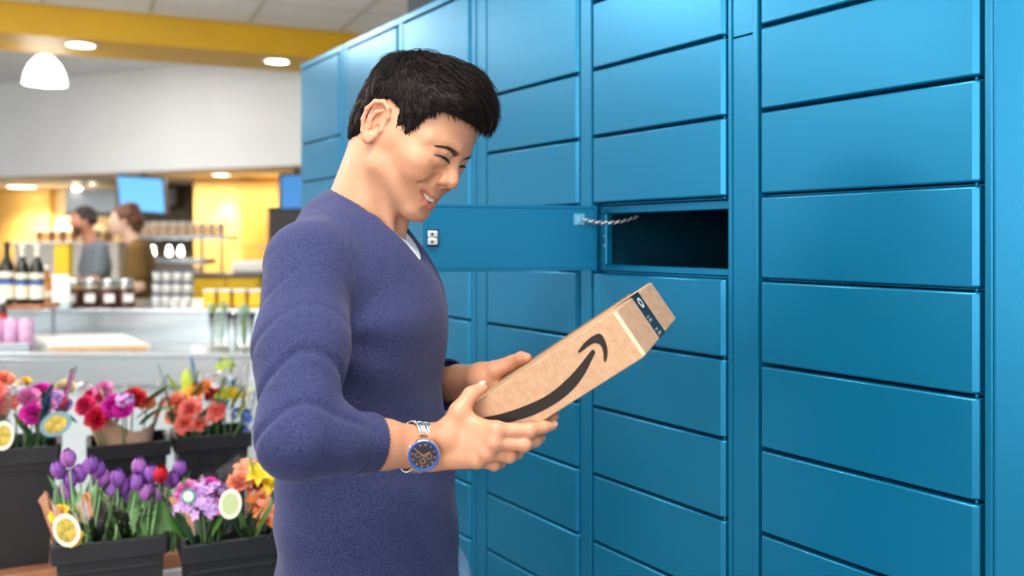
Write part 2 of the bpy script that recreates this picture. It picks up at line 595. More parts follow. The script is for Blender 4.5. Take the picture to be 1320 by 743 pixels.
OPEN = None
def locker_unit(label, cols, u0, u1, rows_of, open_at=None):
    """one steel cabinet from u0 to u1 with door columns (ua, ub)"""
    root = empty('parcel_locker', (0, 0, 0), 0, label, 'locker', 'blue parcel locker bank')
    root.matrix_world = LM
    t = 0.003
    # carcass: sides, top, bottom, back, dividers
    bm = bmesh.new()
    x0, x1 = -u1, -u0
    yb = DEPTH
    add_box(bm, x0, x0 + t, 0.002, yb, 0.02, ZTOP)
    add_box(bm, x1 - t, x1, 0.002, yb, 0.02, ZTOP)
    add_box(bm, x0 + t, x1 - t, 0.002, yb, ZTOP - t, ZTOP)
    add_box(bm, x0 + t, x1 - t, 0.002, yb, 0.02, 0.023)
    add_box(bm, x0 + t, x1 - t, yb - t, yb, 0.023, ZTOP - t)
    link('carcass', bm_mesh(bm), M_PAINT, root)
    # front frame: head rail, plinth rail and stiles
    link('head_rail', box_mesh(x0, x1, -0.0065, 0.0195, ZG[0] + GAP / 2, ZTOP, 0.002, 2), M_PAINT, root)
    link('plinth_rail', box_mesh(x0, x1, -0.0065, 0.0195, 0.0, ZG[-1] - GAP / 2, 0.002, 2), M_PAINT, root)
    edges = [u0] + [q for c in cols for q in c] + [u1]
    for k in range(0, len(edges), 2):
        a, b = edges[k] + 0.0015, edges[k + 1] - 0.0035
        if k == 0: a = edges[0]
        if k == len(edges) - 2: b = edges[-1]
        if b - a > 0.006:
            link('stile', box_mesh(-b, -a, -0.0065, 0.05, ZG[-1] - GAP / 2, ZG[0] + GAP / 2, 0.0025, 2), M_PAINT, root)
    bm = bmesh.new()
    for (ca, cb) in cols[:-1]:
        add_box(bm, -cb - 0.012, -cb - 0.009, 0.03, yb - t, 0.03, ZTOP - 0.01)
    if len(cols) > 1:
        link('divider', bm_mesh(bm), M_PAINT, root)
    else:
        bm.free()
    for ci, (ca, cb) in enumerate(cols):
        rows = rows_of[ci]
        # shelves behind each joint
        for r in rows[1:]:
            link('shelf', box_mesh(-cb + 0.002, -ca - 0.002, 0.017, yb - t, ZG[r] - 0.0015, ZG[r] + 0.0015), M_PAINT, root)
        for a, b in zip(rows, rows[1:] + [13]):
            h = (b - a) * PITCH - GAP
            w = cb - ca - 0.0105
            if open_at == (ci, a):
                open_slot(root, -cb, -ca, ZG[b], ZG[a])
                continue
            d = link('door', get_door(w, h), None, root)
            d.location = (-cb + 0.0055, -0.0085, ZG[b] + GAP / 2)
            if w > 0.3:
                # knuckle of the concealed hinge seen in the joint
                hp = link('hinge_pin', get_pin(), None, d)
                hp.location = (w - 0.007, 0.010, -GAP)
    return root

_pin = []
def get_pin():
    if not _pin:
        me = lathe_mesh([(0.0028, 0), (0.0028, GAP)], 8)
        me.materials.append(M_PAINT)
        _pin.append(me)
    return _pin[0]

def open_slot(root, xa, xb, z0, z1):
    """the open compartment: lips, jambs, hinge side, the swung door and its chain"""
    g = 0.004
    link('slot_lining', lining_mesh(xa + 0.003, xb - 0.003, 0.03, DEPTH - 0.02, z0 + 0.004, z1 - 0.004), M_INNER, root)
    link('slot_lip', box_mesh(xa + g, xb - g, 0.012, 0.03, z1 - 0.021, z1 - 0.004, 0.0015, 1), M_PAINT, root)
    link('slot_lip', box_mesh(xa + g, xb - g, 0.012, 0.03, z0 + 0.003, z0 + 0.016, 0.0015, 1), M_PAINT, root)
    # strike jamb on the camera side, with the notch of the lock
    link('strike_jamb', box_mesh(xb - 0.012, xb - 0.003, 0.012, 0.03, z1 - 0.058, z1 - 0.021, 0.001, 1), M_PAINT, root)
    link('strike_jamb', box_mesh(xb - 0.012, xb - 0.003, 0.012, 0.03, z0 + 0.016, z0 + 0.062, 0.001, 1), M_PAINT, root)
    # hinge jamb
    link('hinge_jamb', box_mesh(xa + g, xa + 0.028, 0.012, 0.03, z0 + 0.016, z1 - 0.021, 0.0015, 1), M_PAINT, root)
    bm = bmesh.new()
    add_tube(bm, [(xa + 0.012, -0.006, z0 + 0.006), (xa + 0.012, -0.006, z1 - 0.006)], 0.006, 12)
    link('hinge_tube', bm_mesh(bm), M_PAINT, root)
    for zz in (0.058, 0.078):
        r = link('rivet', lathe_mesh([(0.0035, 0), (0.003, 0.0015), (0.0, 0.002)], 10, M=Matrix.Rotation(math.radians(90), 4, 'X')), M_ZINC, root)
        r.location = (xa + 0.0215, 0.0118, z0 + zz)

def lining_mesh(x0, x1, y0, y1, z0, z1):
    bm = bmesh.new()
    t = 0.0015
    add_box(bm, x0, x0 + t, y0, y1, z0, z1)
    add_box(bm, x1 - t, x1, y0, y1, z0, z1)
    add_box(bm, x0 + t, x1 - t, y0, y1, z0, z0 + t)
    add_box(bm, x0 + t, x1 - t, y0, y1, z1 - t, z1)
    add_box(bm, x0 + t, x1 - t, y1 - t, y1, z0 + t, z1 - t)
    return bm_mesh(bm)

ALL = list(range(13))
def rows(*skip):
    return [r for r in ALL if r not in skip]
# columns, near to far, as measured along the front
u_near = locker_unit('nearest locker column of wide blue steel doors, at the end beside the blank panel', [(0.0, 0.411)], -0.016, 0.426, [rows()])
u_open = locker_unit('locker cabinet whose one door stands open beside the cardboard box', [(0.489, 0.900), (0.946, 1.362)], 0.476, 1.386, [rows(), rows(1, 12)], (0, 4))
u_head = locker_unit('locker cabinet behind the smiling man and his head', [(1.444, 1.875), (1.908, 2.332)], 1.420, 2.358, [rows(1, 2, 12), rows(1, 2, 5)])
u_far = locker_unit('farthest locker column, at the end below the mustard beam', [(2.397, 2.818)], 2.372, 2.824, [rows(1)])

# filler strips between cabinets
def filler(u0, u1, cuts, label):
    root = empty('filler_strip', (0, 0, 0), 0, label, 'filler strip', 'blue strips between locker cabinets')
    root.matrix_world = LM
    zs = [0.0] + cuts + [ZTOP]
    for a, b in zip(zs, zs[1:]):
        link('strip_panel', box_mesh(-u1 + 0.0005, -u0 - 0.0005, -0.0035, 0.02, a + 0.001, b - 0.001, 0.0015, 2), M_PAINT, root)
filler(0.426, 0.476, [CAMH + (YH - 42) / F * 1.64], 'blue metal strip filling the joint between nearest column and open-door cabinet')
filler(1.386, 1.420, [1.7], 'narrow blue metal strip in the joint right of the man\'s forehead')
filler(2.358, 2.372, [1.7], 'thin blue metal strip in the joint beside the farthest locker column')

# blank end panel towards the camera
endp = empty('end_panel', (0, 0, 0), 0, 'tall plain blue steel panel without doors at the near end', 'panel')
endp.matrix_world = LM @ Matrix.Translation((0.019, -0.012, 0)) @ Matrix.Rotation(math.radians(16), 4, 'Z')
link('panel_sheet', box_mesh(0.0, 0.46, 0.0, 0.03, 0.0, ZTOP, 0.004, 3), M_PAINT, endp)
link('panel_back', box_mesh(0.13, 0.46, 0.031, DEPTH * 0.7, 0.0, ZTOP), M_PAINT, endp)

# ---- the open door, hinged on its far edge, swung out past square
hinge = LM @ Vector((-0.900 + 0.012, -0.012, 0))
zb, zt = ZG[5] + 0.004, ZG[4] - 0.004
free = Vector((-0.193, 1.925, 0))
dd = (free - Vector((hinge.x, hinge.y, 0)))
DW = dd.length
dd.normalize()
dn = Vector((-dd.y, dd.x, 0))
if dn.y > 0: dn = -dn                    # inner side, towards the camera
DM = Matrix(((dd.x, dn.x, 0, hinge.x), (dd.y, dn.y, 0, hinge.y), (0, 0, 1, zb), (0, 0, 0, 1)))
# door: x from hinge to free edge, y towards camera (inner face), z up
opendoor = link('open_door', door_mesh(DW, zt - zb, 0.022), M_PAINT, None)
opendoor.matrix_world = DM
opendoor.parent = u_open
opendoor.matrix_parent_inverse = LM.inverted()
opendoor['label'] = 'blue locker door swung wide open, its inner side showing'
hD = zt - zb
def dpart(name, me, m):
    return link(name, me, m, opendoor)
# inner pan: raised rim round the inner face
bm = bmesh.new()
add_box(bm, 0.004, DW - 0.004, 0.0222, 0.026, 0.002, 0.006)
add_box(bm, 0.004, DW - 0.004, 0.0222, 0.026, hD - 0.006, hD - 0.002)
dpart('folded_rim', bm_mesh(bm), M_PAINT)
dpart('inner_sheet', box_mesh(0.006, DW - 0.012, 0.0222, 0.0245, 0.0062, hD - 0.0062, 0.0008, 1), M_PAINT)
# latch
dpart('latch_plate', box_mesh(DW - 0.034, DW - 0.010, 0.0246, 0.031, hD * 0.50 - 0.018, hD * 0.50 + 0.018, 0.001, 1), M_DARK)
dpart('latch_block', box_mesh(DW - 0.030, DW - 0.009, 0.031, 0.040, hD * 0.50 + 0.0015, hD * 0.50 + 0.0145, 0.0015, 2), M_ZINC)
dpart('latch_block', box_mesh(DW - 0.030, DW - 0.009, 0.031, 0.040, hD * 0.50 - 0.0145, hD * 0.50 - 0.0015, 0.0015, 2), M_ZINC)
dpart('latch_pin', tube_mesh([(DW - 0.036, 0.037, hD * 0.5), (DW - 0.010, 0.037, hD * 0.5)], 0.0013, 8), M_ZINC)
for s in (-1, 1):
    dpart('latch_screw', lathe_mesh([(0.0032, 0), (0.0026, 0.0016), (0, 0.002)], 10, M=Matrix.Translation((DW - 0.018, 0.0401, hD * 0.5 + s * 0.008)) @ Matrix.Rotation(math.radians(-90), 4, 'X')), M_DARK)
# chain bracket near the hinge
CB = (0.042, 0.0245, hD - 0.030)
bm = bmesh.new()
add_box(bm, CB[0] - 0.012, CB[0] + 0.012, 0.0246, 0.0268, CB[2] - 0.012, CB[2] + 0.012)
add_box(bm, CB[0] - 0.0025, CB[0] + 0.0025, 0.0262, 0.034, CB[2] - 0.008, CB[2] + 0.008)
dpart('chain_bracket', bm_mesh(bm), mat('pale_blue_zinc', srgb(120, 180, 205), 0.3, 0.5))
dpart('hinge_leaf', box_mesh(0.004, 0.022, 0.0246, 0.0262, 0.032, 0.044, 0.0004, 1), M_PAINT)
# chain of interlocked links from the bracket to the slot head
c0 = DM @ Vector((CB[0] - 0.006, 0.034, CB[2]))
c1 = P(822, 279, 2.03)
_lk = []
def link_mesh():
    if not _lk:
        pts = []
        for i in range(14):
            a = 2 * math.pi * i / 14
            pts.append((0.0062 * math.cos(a), 0.0038 * math.sin(a), 0))
        bm = bmesh.new()
        n = 5
        rings = []
        for i, p in enumerate(pts):
            a = 2 * math.pi * i / 14
            nv = Vector((math.cos(a), math.sin(a), 0))
            rings.append([bm.verts.new(Vector(p) + nv * 0.0014 * math.cos(2 * math.pi * k / n) + Vector((0, 0, 0.0014 * math.sin(2 * math.pi * k / n)))) for k in range(n)])
        for i in range(14):
            a, b = rings[i], rings[(i + 1) % 14]
            for k in range(n):
                f = bm.faces.new((a[k], a[(k + 1) % n], b[(k + 1) % n], b[k])); f.smooth = True
        me = bm_mesh(bm)
        me.materials.append(M_ZINC)
        _lk.append(me)
    return _lk[0]
NL = 17
cpts = []
for i in range(NL + 1):
    t = i / NL
    p = c0.lerp(c1, t)
    p.z -= 0.020 * 4 * t * (1 - t) * 0.55
    cpts.append(p)
for i in range(NL):
    a, b = cpts[i], cpts[i + 1]
    q = (b - a).to_track_quat('X', 'Z')
    o = link('chain_link', link_mesh(), None, u_open)
    R = q.to_matrix().to_4x4() @ Matrix.Rotation(math.radians(90 * (i % 2) + 20), 4, 'X')
    o.matrix_basis = LM.inverted() @ Matrix.Translation((a + b) / 2) @ R
# ------------------------------------------------------------------ the cardboard box
def cardboard():
    m = bpy.data.materials.new('kraft_cardboard')
    m.use_nodes = True
    nt = m.node_tree
    b = nt.nodes['Principled BSDF']
    b.inputs['Roughness'].default_value = 0.75
    b.inputs['Specular IOR Level'].default_value = 0.25
    tc = nt.nodes.new('ShaderNodeTexCoord')
    w = nt.nodes.new('ShaderNodeTexWave')
    w.bands_direction = 'X'
    w.inputs['Scale'].default_value = 55
    w.inputs['Distortion'].default_value = 0.6
    nt.links.new(tc.outputs['Object'], w.inputs['Vector'])
    n = nt.nodes.new('ShaderNodeTexNoise')
    n.inputs['Scale'].default_value = 90
    n.inputs['Detail'].default_value = 5
    nt.links.new(tc.outputs['Object'], n.inputs['Vector'])
    ad = nt.nodes.new('ShaderNodeMath'); ad.operation = 'MULTIPLY_ADD'
    ad.inputs[1].default_value = 0.16
    nt.links.new(w.outputs['Fac'], ad.inputs[0])
    nt.links.new(n.outputs[0], ad.inputs[2])
    cr = nt.nodes.new('ShaderNodeValToRGB')
    cr.color_ramp.elements[0].position = 0.35
    cr.color_ramp.elements[0].color = (*srgb(184, 144, 112), 1)
    cr.color_ramp.elements[1].position = 0.95
    cr.color_ramp.elements[1].color = (*srgb(206, 168, 136), 1)
    nt.links.new(ad.outputs[0], cr.inputs[0])
    nt.links.new(cr.outputs[0], b.inputs['Base Color'])
    return m
M_CARD = cardboard()
M_CARD_IN = mat('cardboard_edge', srgb(150, 108, 70), 0.85, noise=200)
M_INK = mat('black_print', srgb(44, 40, 38), 0.6, spec=0.2)
M_TAPE = mat('black_tape', srgb(26, 25, 30), 0.35, spec=0.5)
M_TAPEPRINT = mat('tape_print', srgb(205, 200, 190), 0.5)

BL_, BH_, BD_ = 0.3117, 0.0714, 0.2646
ax = np.array([[0.767, -0.321, 0.555], [-0.555, 0.100, 0.826], [0.320, 0.942, 0.101]])
U_, _, Vt_ = np.linalg.svd(ax)
ax = U_ @ Vt_
Lx, Hx, Dx = [Vector(v) for v in ax]
BOX0 = Vector((-0.06593, 1.3, CAMH - 0.32646))
# local: x = L, y = H, z = -D (towards camera) with the front at z = 0
BM = Matrix(((Lx.x, Hx.x, -Dx.x, BOX0.x), (Lx.y, Hx.y, -Dx.y, BOX0.y), (Lx.z, Hx.z, -Dx.z, BOX0.z), (0, 0, 0, 1)))
parcel = empty('shipping_box', (0, 0, 0), 0, 'brown cardboard shipping box with a black curved arrow, held by the man', 'box')
parcel.matrix_world = BM
def bpart(name, me, m, **k):
    return link(name, me, m, parcel, **k)
th = 0.003
# body: four walls around, the ends closed by flaps
bpart('front_wall', box_mesh(0, BL_, 0, BH_, -th, 0, 0.0012, 2), M_CARD)
bpart('back_wall', box_mesh(0, BL_, 0, BH_, -BD_, -BD_ + th, 0.0012, 2), M_CARD)
bpart('upper_wall', box_mesh(0, BL_, BH_ - th, BH_, -BD_ + th, -th), M_CARD)
bpart('lower_wall', box_mesh(0, BL_, 0, th, -BD_ + th, -th), M_CARD)
bpart('left_end', box_mesh(-th, 0, 0.0006, BH_ - 0.0006, -BD_ + 0.001, -0.001, 0.001, 1), M_CARD)
# right end: two outer flaps meeting under the tape, slightly proud, over two inner flaps
mid = -BD_ * 0.5
bpart('end_flap', box_mesh(BL_, BL_ + th, 0.0012, BH_ - 0.0012, mid + 0.0008, -0.0006, 0.0011, 2), M_CARD)
bpart('end_flap', box_mesh(BL_, BL_ + th, 0.0012, BH_ - 0.0012, -BD_ + 0.0006, mid - 0.0008, 0.0011, 2), M_CARD)
bpart('inner_flap', box_mesh(BL_ - th, BL_ - 0.0002, BH_ - 0.03, BH_ - th, -BD_ + 0.004, -0.004), M_CARD_IN)
bpart('inner_flap', box_mesh(BL_ - th, BL_ - 0.0002, th, 0.03, -BD_ + 0.004, -0.004), M_CARD_IN)
# tape across the joint, turned over the upper edge
tw = 0.048
bm = bmesh.new()
add_box(bm, BL_ + th, BL_ + th + 0.0004, 0.0004, BH_ + 0.0004, mid - tw / 2, mid + tw / 2)
add_box(bm, BL_ - 0.03, BL_ + th + 0.0004, BH_, BH_ + 0.0004, mid - tw / 2, mid + tw / 2)
tape = bpart('packing_tape', bm_mesh(bm), M_TAPE, label='black printed packing tape')
# print on the tape: an oval ring and short lines of lettering
def on_end(y, z, lift):
    return Matrix(((0, 0, 1, BL_ + th + lift), (0, 1, 0, y), (-1, 0, 0, z), (0, 0, 0, 1)))   # local (x,y,z) -> (-z dir, y, out)
def flat_text(body, size, M, m, parent, name, align='LEFT', bold=0.0):
    cu = bpy.data.curves.new(name, 'FONT')
    cu.body = body
    cu.size = size
    cu.align_x = align
    cu.offset = bold
    cu.resolution_u = 2
    tmp = bpy.data.objects.new(name, cu)
    C.objects.link(tmp)
    bpy.context.view_layer.update()
    me = bpy.data.meshes.new_from_object(tmp.evaluated_get(bpy.context.evaluated_depsgraph_get()))
    bpy.data.objects.remove(tmp)
    bpy.data.curves.remove(cu)
    me.transform(M)
    return link(name, me, m, parent)
def ring_mesh(r0, r1, sx, sy, M, n=28):
    bm = bmesh.new()
    a = [bm.verts.new((r0 * sx * math.cos(2 * math.pi * i / n), r0 * sy * math.sin(2 * math.pi * i / n), 0)) for i in range(n)]
    b = [bm.verts.new((r1 * sx * math.cos(2 * math.pi * i / n), r1 * sy * math.sin(2 * math.pi * i / n), 0)) for i in range(n)]
    for i in range(n):
        bm.faces.new((a[i], a[(i + 1) % n], b[(i + 1) % n], b[i]))
    bmesh.ops.transform(bm, matrix=M, verts=bm.verts[:])
    return bm_mesh(bm)
link('printed_oval', ring_mesh(0.0045, 0.0095, 1.2, 0.9, on_end(BH_ - 0.0145, mid, 0.0006)), M_TAPEPRINT, tape)
for (txt, y, dx, sz) in (('amazon', 0.0335, 0.002, 0.0058), ('prime', 0.0270, -0.008, 0.0085), ('amazon', 0.0125, 0.002, 0.0058), ('prime', 0.0045, -0.008, 0.0095)):
    flat_text(txt, sz, on_end(y, mid + 0.017, 0.0006) @ Matrix.Translation((-0.002, 0, 0)), M_TAPEPRINT, tape, 'tape_lettering')
# the curved arrow printed on the front
def front_uv(px, py):
    """photo pixel -> (L, H) on the box front"""
    ray = Vector(((px - 660) / F, 1.0, (YH - py) / F))
    cpos = Vector((0, 0, CAMH))
    t = (BOX0 - cpos).dot(Dx) / ray.dot(Dx)
    q = cpos + ray * t - BOX0
    return q.dot(Lx), q.dot(Hx)
def outline_mesh(pix, z):
    bm = bmesh.new()
    vs = [bm.verts.new((*front_uv(*p), z)) for p in pix]
    f = bm.faces.new(vs)
    bmesh.ops.triangulate(bm, faces=[f])
    return bm_mesh(bm)
# outline of the curved stroke and of the arrow head, read off the front and smoothed
def catmull(p, n=6):
    p = [p[0]] + list(p) + [p[-1]]
    out = []
    for i in range(1, len(p) - 2):
        for k in range(n):
            t = k / n
            out.append(tuple(0.5 * (2 * b + (c - a) * t + (2 * a - 5 * b + 4 * c - d) * t * t + (-a + 3 * b - 3 * c + d) * t ** 3) for a, b, c, d in zip(p[i - 1], p[i], p[i + 1], p[i + 2])))
    out.append(p[-2])
    return out
upc = catmull([(608, 541), (642, 534.6), (673.6, 524.6), (707, 508.6), (737, 482.9), (761, 453.6), (765, 451.2), (767.6, 454.0)])
loc_ = catmull([(767.4, 455.2), (750.4, 487.9), (727, 512.9), (693.6, 532.9), (663.6, 543.0), (620, 553)])
bpart('printed_swoosh', outline_mesh(upc + loc_, 0.0003), M_INK, label='black curved smile stroke')
o1 = catmull([(745.0, 453.2), (753.0, 442.4), (762.5, 434.4), (771.5, 430.3), (776.5, 432.8), (780.8, 441.1), (783.4, 452.8), (782.0, 463.5), (780.0, 466.8), (778.4, 464.0), (777.6, 454.5), (774.6, 446.0), (768.5, 442.6), (761.0, 445.0), (750.5, 452.8), (746.6, 455.2), (745.0, 453.4)], 4)
bpart('printed_arrow_head', outline_mesh(o1[:-1], 0.0003), M_INK, label='black arrow head')
bpart('worn_edge', box_mesh(BL_ - 0.0022, BL_ + 0.0036, 0.0016, BH_ - 0.0016, -0.0028, 0.0004, 0.0006, 1), mat('worn_cardboard', srgb(222, 196, 166), 0.8, noise=200))
bpart('upper_seam', box_mesh(0.004, BL_ - 0.034, BH_ + 0.0002, BH_ + 0.0022, -BD_ + 0.002, -BD_ + 0.012), M_CARD_IN)
# ------------------------------------------------------------------ the man
YAW, PIT, ROL = math.radians(30.0), math.radians(33.0), math.radians(-9.0)
HC = Vector((-0.165, 1.44, CAMH + 0.150))
cp, sp = math.cos(PIT), math.sin(PIT)
cy, sy = math.cos(-YAW), math.sin(-YAW)
cr_, sr_ = math.cos(ROL), math.sin(ROL)
_Rp = np.array([[cp, 0, sp], [0, 1, 0], [-sp, 0, cp]])
_Ry = np.array([[cy, -sy, 0], [sy, cy, 0], [0, 0, 1]])
_Rr = np.array([[1, 0, 0], [0, cr_, -sr_], [0, sr_, cr_]])
HR = _Ry @ _Rp @ _Rr @ np.column_stack([[1, 0, 0], [0, -1, 0], [0, 0, 1]])
HCn = np.array(HC)
def h2w(p): return np.asarray(p, float) @ HR.T + HCn
def w2h(p): return (np.asarray(p, float) - HCn) @ HR

SKIN = np.array(srgb(202, 147, 114))
SKIN_RED = np.array(srgb(196, 122, 96))
LIP = np.array(srgb(196, 112, 100))
M_SKIN = mat('skin', (1, 1, 1), 0.42, spec=0.4, sss=0.12, attr='Col', noise=60, vary=0.035, bump=(900, 0.05, 0.0006))
M_HAIR = mat('black_hair', srgb(24, 17, 16), 0.6, spec=0.15, noise=80, vary=0.4)
M_EYE = mat('eye_white', srgb(225, 218, 210), 0.15)
M_IRIS = mat('dark_iris', srgb(24, 15, 12), 0.1)
M_TEETH = mat('teeth', srgb(238, 232, 220), 0.22, sss=0.05)
M_MOUTH = mat('mouth_inside', srgb(92, 34, 34), 0.5)
M_LASH = mat('lashes', srgb(20, 15, 14), 0.6)

NECK0 = np.array([-0.256, 1.470, CAMH - 0.005])
NECK1 = np.array([-0.188, 1.447, CAMH + 0.125])
def rotm(axis, deg):
    a = math.radians(deg); c, s = math.cos(a), math.sin(a)
    if axis == 'a': return np.array([[1, 0, 0], [0, c, -s], [0, s, c]])
    if axis == 'b': return np.array([[c, 0, s], [0, 1, 0], [-s, 0, c]])
    return np.array([[c, -s, 0], [s, c, 0], [0, 0, 1]])

EYE_C = 0.0175
SLIT = [(0.0150, 0.0175), (0.0215, 0.0208), (0.0290, 0.0222), (0.0380, 0.0218), (0.0480, 0.0190)]
UPL = [(0.0745, 0.0310, -0.0345), (0.0855, 0.0215, -0.0378), (0.0925, 0.0110, -0.0392), (0.0945, 0.0, -0.0396)]
LOL = [(0.0740, 0.0310, -0.0352), (0.0840, 0.0220, -0.0478), (0.0905, 0.0115, -0.0552), (0.0925, 0.0, -0.0568)]
def mir(pts, s): return [(p[0], p[1] * s, p[2]) for p in pts]

def build_head():
    n0 = w2h(NECK0)
    f = Field((-0.20, -0.12, -0.28), (0.135, 0.12, 0.155), 0.0018)
    # cranium and face masses
    f.ell((-0.016, 0, 0.046), (0.089, 0.0740, 0.082), 0)
    f.ell((0.026, 0, 0.056), (0.066, 0.063, 0.060), 0.03)          # forehead
    f.ell((0.030, 0, -0.004), (0.056, 0.060, 0.064), 0.03)         # middle face
    f.ell((0.028, 0, -0.044), (0.050, 0.048, 0.040), 0.03)
    for s in (1, -1):
        f.cone((0.004, 0.052 * s, -0.006), (0.010, 0.049 * s, -0.042), 0.0135, 0.0135, 0.025)   # ramus
        f.cone((0.010, 0.049 * s, -0.042), (0.074, 0.014 * s, -0.074), 0.0140, 0.0140, 0.02)  # jaw line
        f.ell((0.058, 0.046 * s, -0.002), (0.023, 0.020, 0.015), 0.022)           # cheek bone
        f.ell((0.0655, 0.0365 * s, -0.0200), (0.0200, 0.0180, 0.0165), 0.020)      # smiling cheek
        f.cone((0.083, 0.012 * s, 0.0385), (0.062, 0.050 * s, 0.0345), 0.0105, 0.009, 0.018)    # brow
        f.ell((-0.005, 0.058 * s, 0.018), (0.03, 0.014, 0.03), 0.02)
    f.ell((0.0800, 0, -0.0740), (0.0160, 0.0200, 0.0150), 0.016)        # chin
    f.ell((0.0630, 0, -0.0380), (0.0320, 0.0330, 0.0290), 0.02)         # mouth barrel
    f.ell((0.040, 0, -0.064), (0.040, 0.032, 0.022), 0.02)          # under the chin
    # eyes: shallow sockets, lids over the eyeball
    for s in (1, -1):
        f.ell((0.1000, 0.0300 * s, 0.0200), (0.0170, 0.0200, 0.0120), 0.016, op='sub')
        f.ell((0.0712, 0.0305 * s, 0.0185), (0.0140, 0.0175, 0.0135), 0.014)
        f.chain(mir([(0.0850, 0.0150, 0.0195), (0.0865, 0.0220, 0.0255), (0.0840, 0.0320, 0.0275), (0.0765, 0.0440, 0.0250)], s), [0.0018, 0.0024, 0.0026, 0.0020], 0.009)
        f.chain(mir([(0.0855, 0.0170, 0.0118), (0.0858, 0.0260, 0.0120), (0.0825, 0.0360, 0.0115), (0.0765, 0.0440, 0.0118)], s), [0.0018, 0.0030, 0.0032, 0.0020], 0.010)
    # nose
    f.chain([(0.0845, 0, 0.0300), (0.0900, 0, 0.0160), (0.0995, 0, 0.0020), (0.1050, 0, -0.0055)], [0.0075, 0.0072, 0.0082, 0.0102], 0.010)
    for s in (1, -1):
        f.ell((0.0945, 0.0122 * s, -0.0100), (0.0115, 0.0080, 0.0082), 0.006)
        f.cone((0.0845, 0.008 * s, 0.010), (0.0870, 0.0125 * s, -0.006), 0.007, 0.007, 0.012)
    f.cone((0.1035, 0, -0.0110), (0.0920, 0, -0.0180), 0.0055, 0.0055, 0.006)
    for s in (1, -1):
        f.ell((0.0978, 0.0072 * s, -0.0180), (0.0050, 0.0032, 0.0040), 0.003, op='sub')
    # smile: mouth opening, lips
    for s in (1, -1):
        U = mir(UPL, s); Lw = mir(LOL, s)
        rr = [0.0028, 0.0056, 0.0068, 0.0072]
        for i in range(3):
            m0 = (np.array(U[i]) + np.array(Lw[i])) / 2; m1 = (np.array(U[i + 1]) + np.array(Lw[i + 1])) / 2
            for da in (0.004, -0.004, -0.010):
                f.cone(m0 + (da, 0, 0), m1 + (da, 0, 0), rr[i], rr[i + 1], 0.001, 'sub')
        f.chain(U, [0.0018, 0.0025, 0.0030, 0.0029], 0.004)
        f.chain(Lw, [0.0020, 0.0036, 0.0048, 0.0051], 0.004)
        # fold from the nose to the corner of the mouth
        f.chain(mir([(0.0915, 0.0185, -0.0060), (0.0885, 0.0275, -0.0190), (0.0800, 0.0390, -0.0275)], s), [0.0022, 0.0028, 0.0020], 0.009, 'sub')
    f.cone((0.0970, -0.010, -0.0670), (0.0970, 0.010, -0.0670), 0.0030, 0.0030, 0.008, 'sub')   # hollow under the lip
    # ears
    for s in (1, -1):
        def e(pts): return [(p[0] - 0.006, (p[1] + 0.002) * s, p[2] + 0.0065) for p in pts]
        Re = rotm('b', -14)
        f.ell(e([(-0.013, 0.0735, 0.004)])[0], (0.0175, 0.0060, 0.0300), 0.006, R=Re)
        f.ell(e([(-0.010, 0.0810, 0.005)])[0], (0.0125, 0.0065, 0.0225), 0.003, R=Re, op='sub')
        hel = [(0.0045, 0.0755, 0.0085), (0.0055, 0.0775, 0.0200), (-0.001, 0.0800, 0.0315), (-0.0135, 0.0820, 0.0355), (-0.0255, 0.0835, 0.0285), (-0.0315, 0.0835, 0.0130), (-0.0290, 0.0820, -0.0040), (-0.0210, 0.0790, -0.0180), (-0.0130, 0.0755, -0.0265)]
        f.chain(e(hel), [0.0026, 0.0030, 0.0034, 0.0036, 0.0036, 0.0034, 0.0032, 0.0034, 0.0050], 0.003)
        anti = [(-0.0085, 0.0775, 0.0250), (-0.0170, 0.0790, 0.0160), (-0.0195, 0.0790, 0.0030), (-0.0135, 0.0780, -0.0090)]
        f.chain(e(anti), [0.0024, 0.0030, 0.0030, 0.0026], 0.003)
        f.ell(e([(-0.0075, 0.0745, -0.0235)])[0], (0.0080, 0.0046, 0.0095), 0.004)      # lobe
        f.ell(e([(0.0035, 0.0750, -0.0020)])[0], (0.0050, 0.0045, 0.0075), 0.003)     # tragus
        f.ell(e([(-0.005, 0.0765, -0.0050)])[0], (0.0062, 0.0060, 0.0080), 0.002, op='sub')
    # neck
    f.cone(w2h(NECK1), n0, 0.052, 0.058, 0.018)
    f.cone((-0.045, 0, 0.0), n0, 0.052, 0.055, 0.03)
    f.cone((-0.018, 0.054, -0.010), w2h(NECK0 + np.array([0.066, -0.055, 0.01])), 0.011, 0.010, 0.016)
    f.cone((-0.018, -0.054, -0.010), w2h(NECK0 + np.array([0.078, -0.022, 0.01])), 0.011, 0.010, 0.016)
    # collar bones and upper chest
    f.ell(w2h(NECK0 + np.array([0.01, -0.005, -0.075])), (0.090, 0.115, 0.075), 0.04, R=HR.T)
    V, Q = f.mesh()
    V = relax(V, Q, 3)
    return V, Q

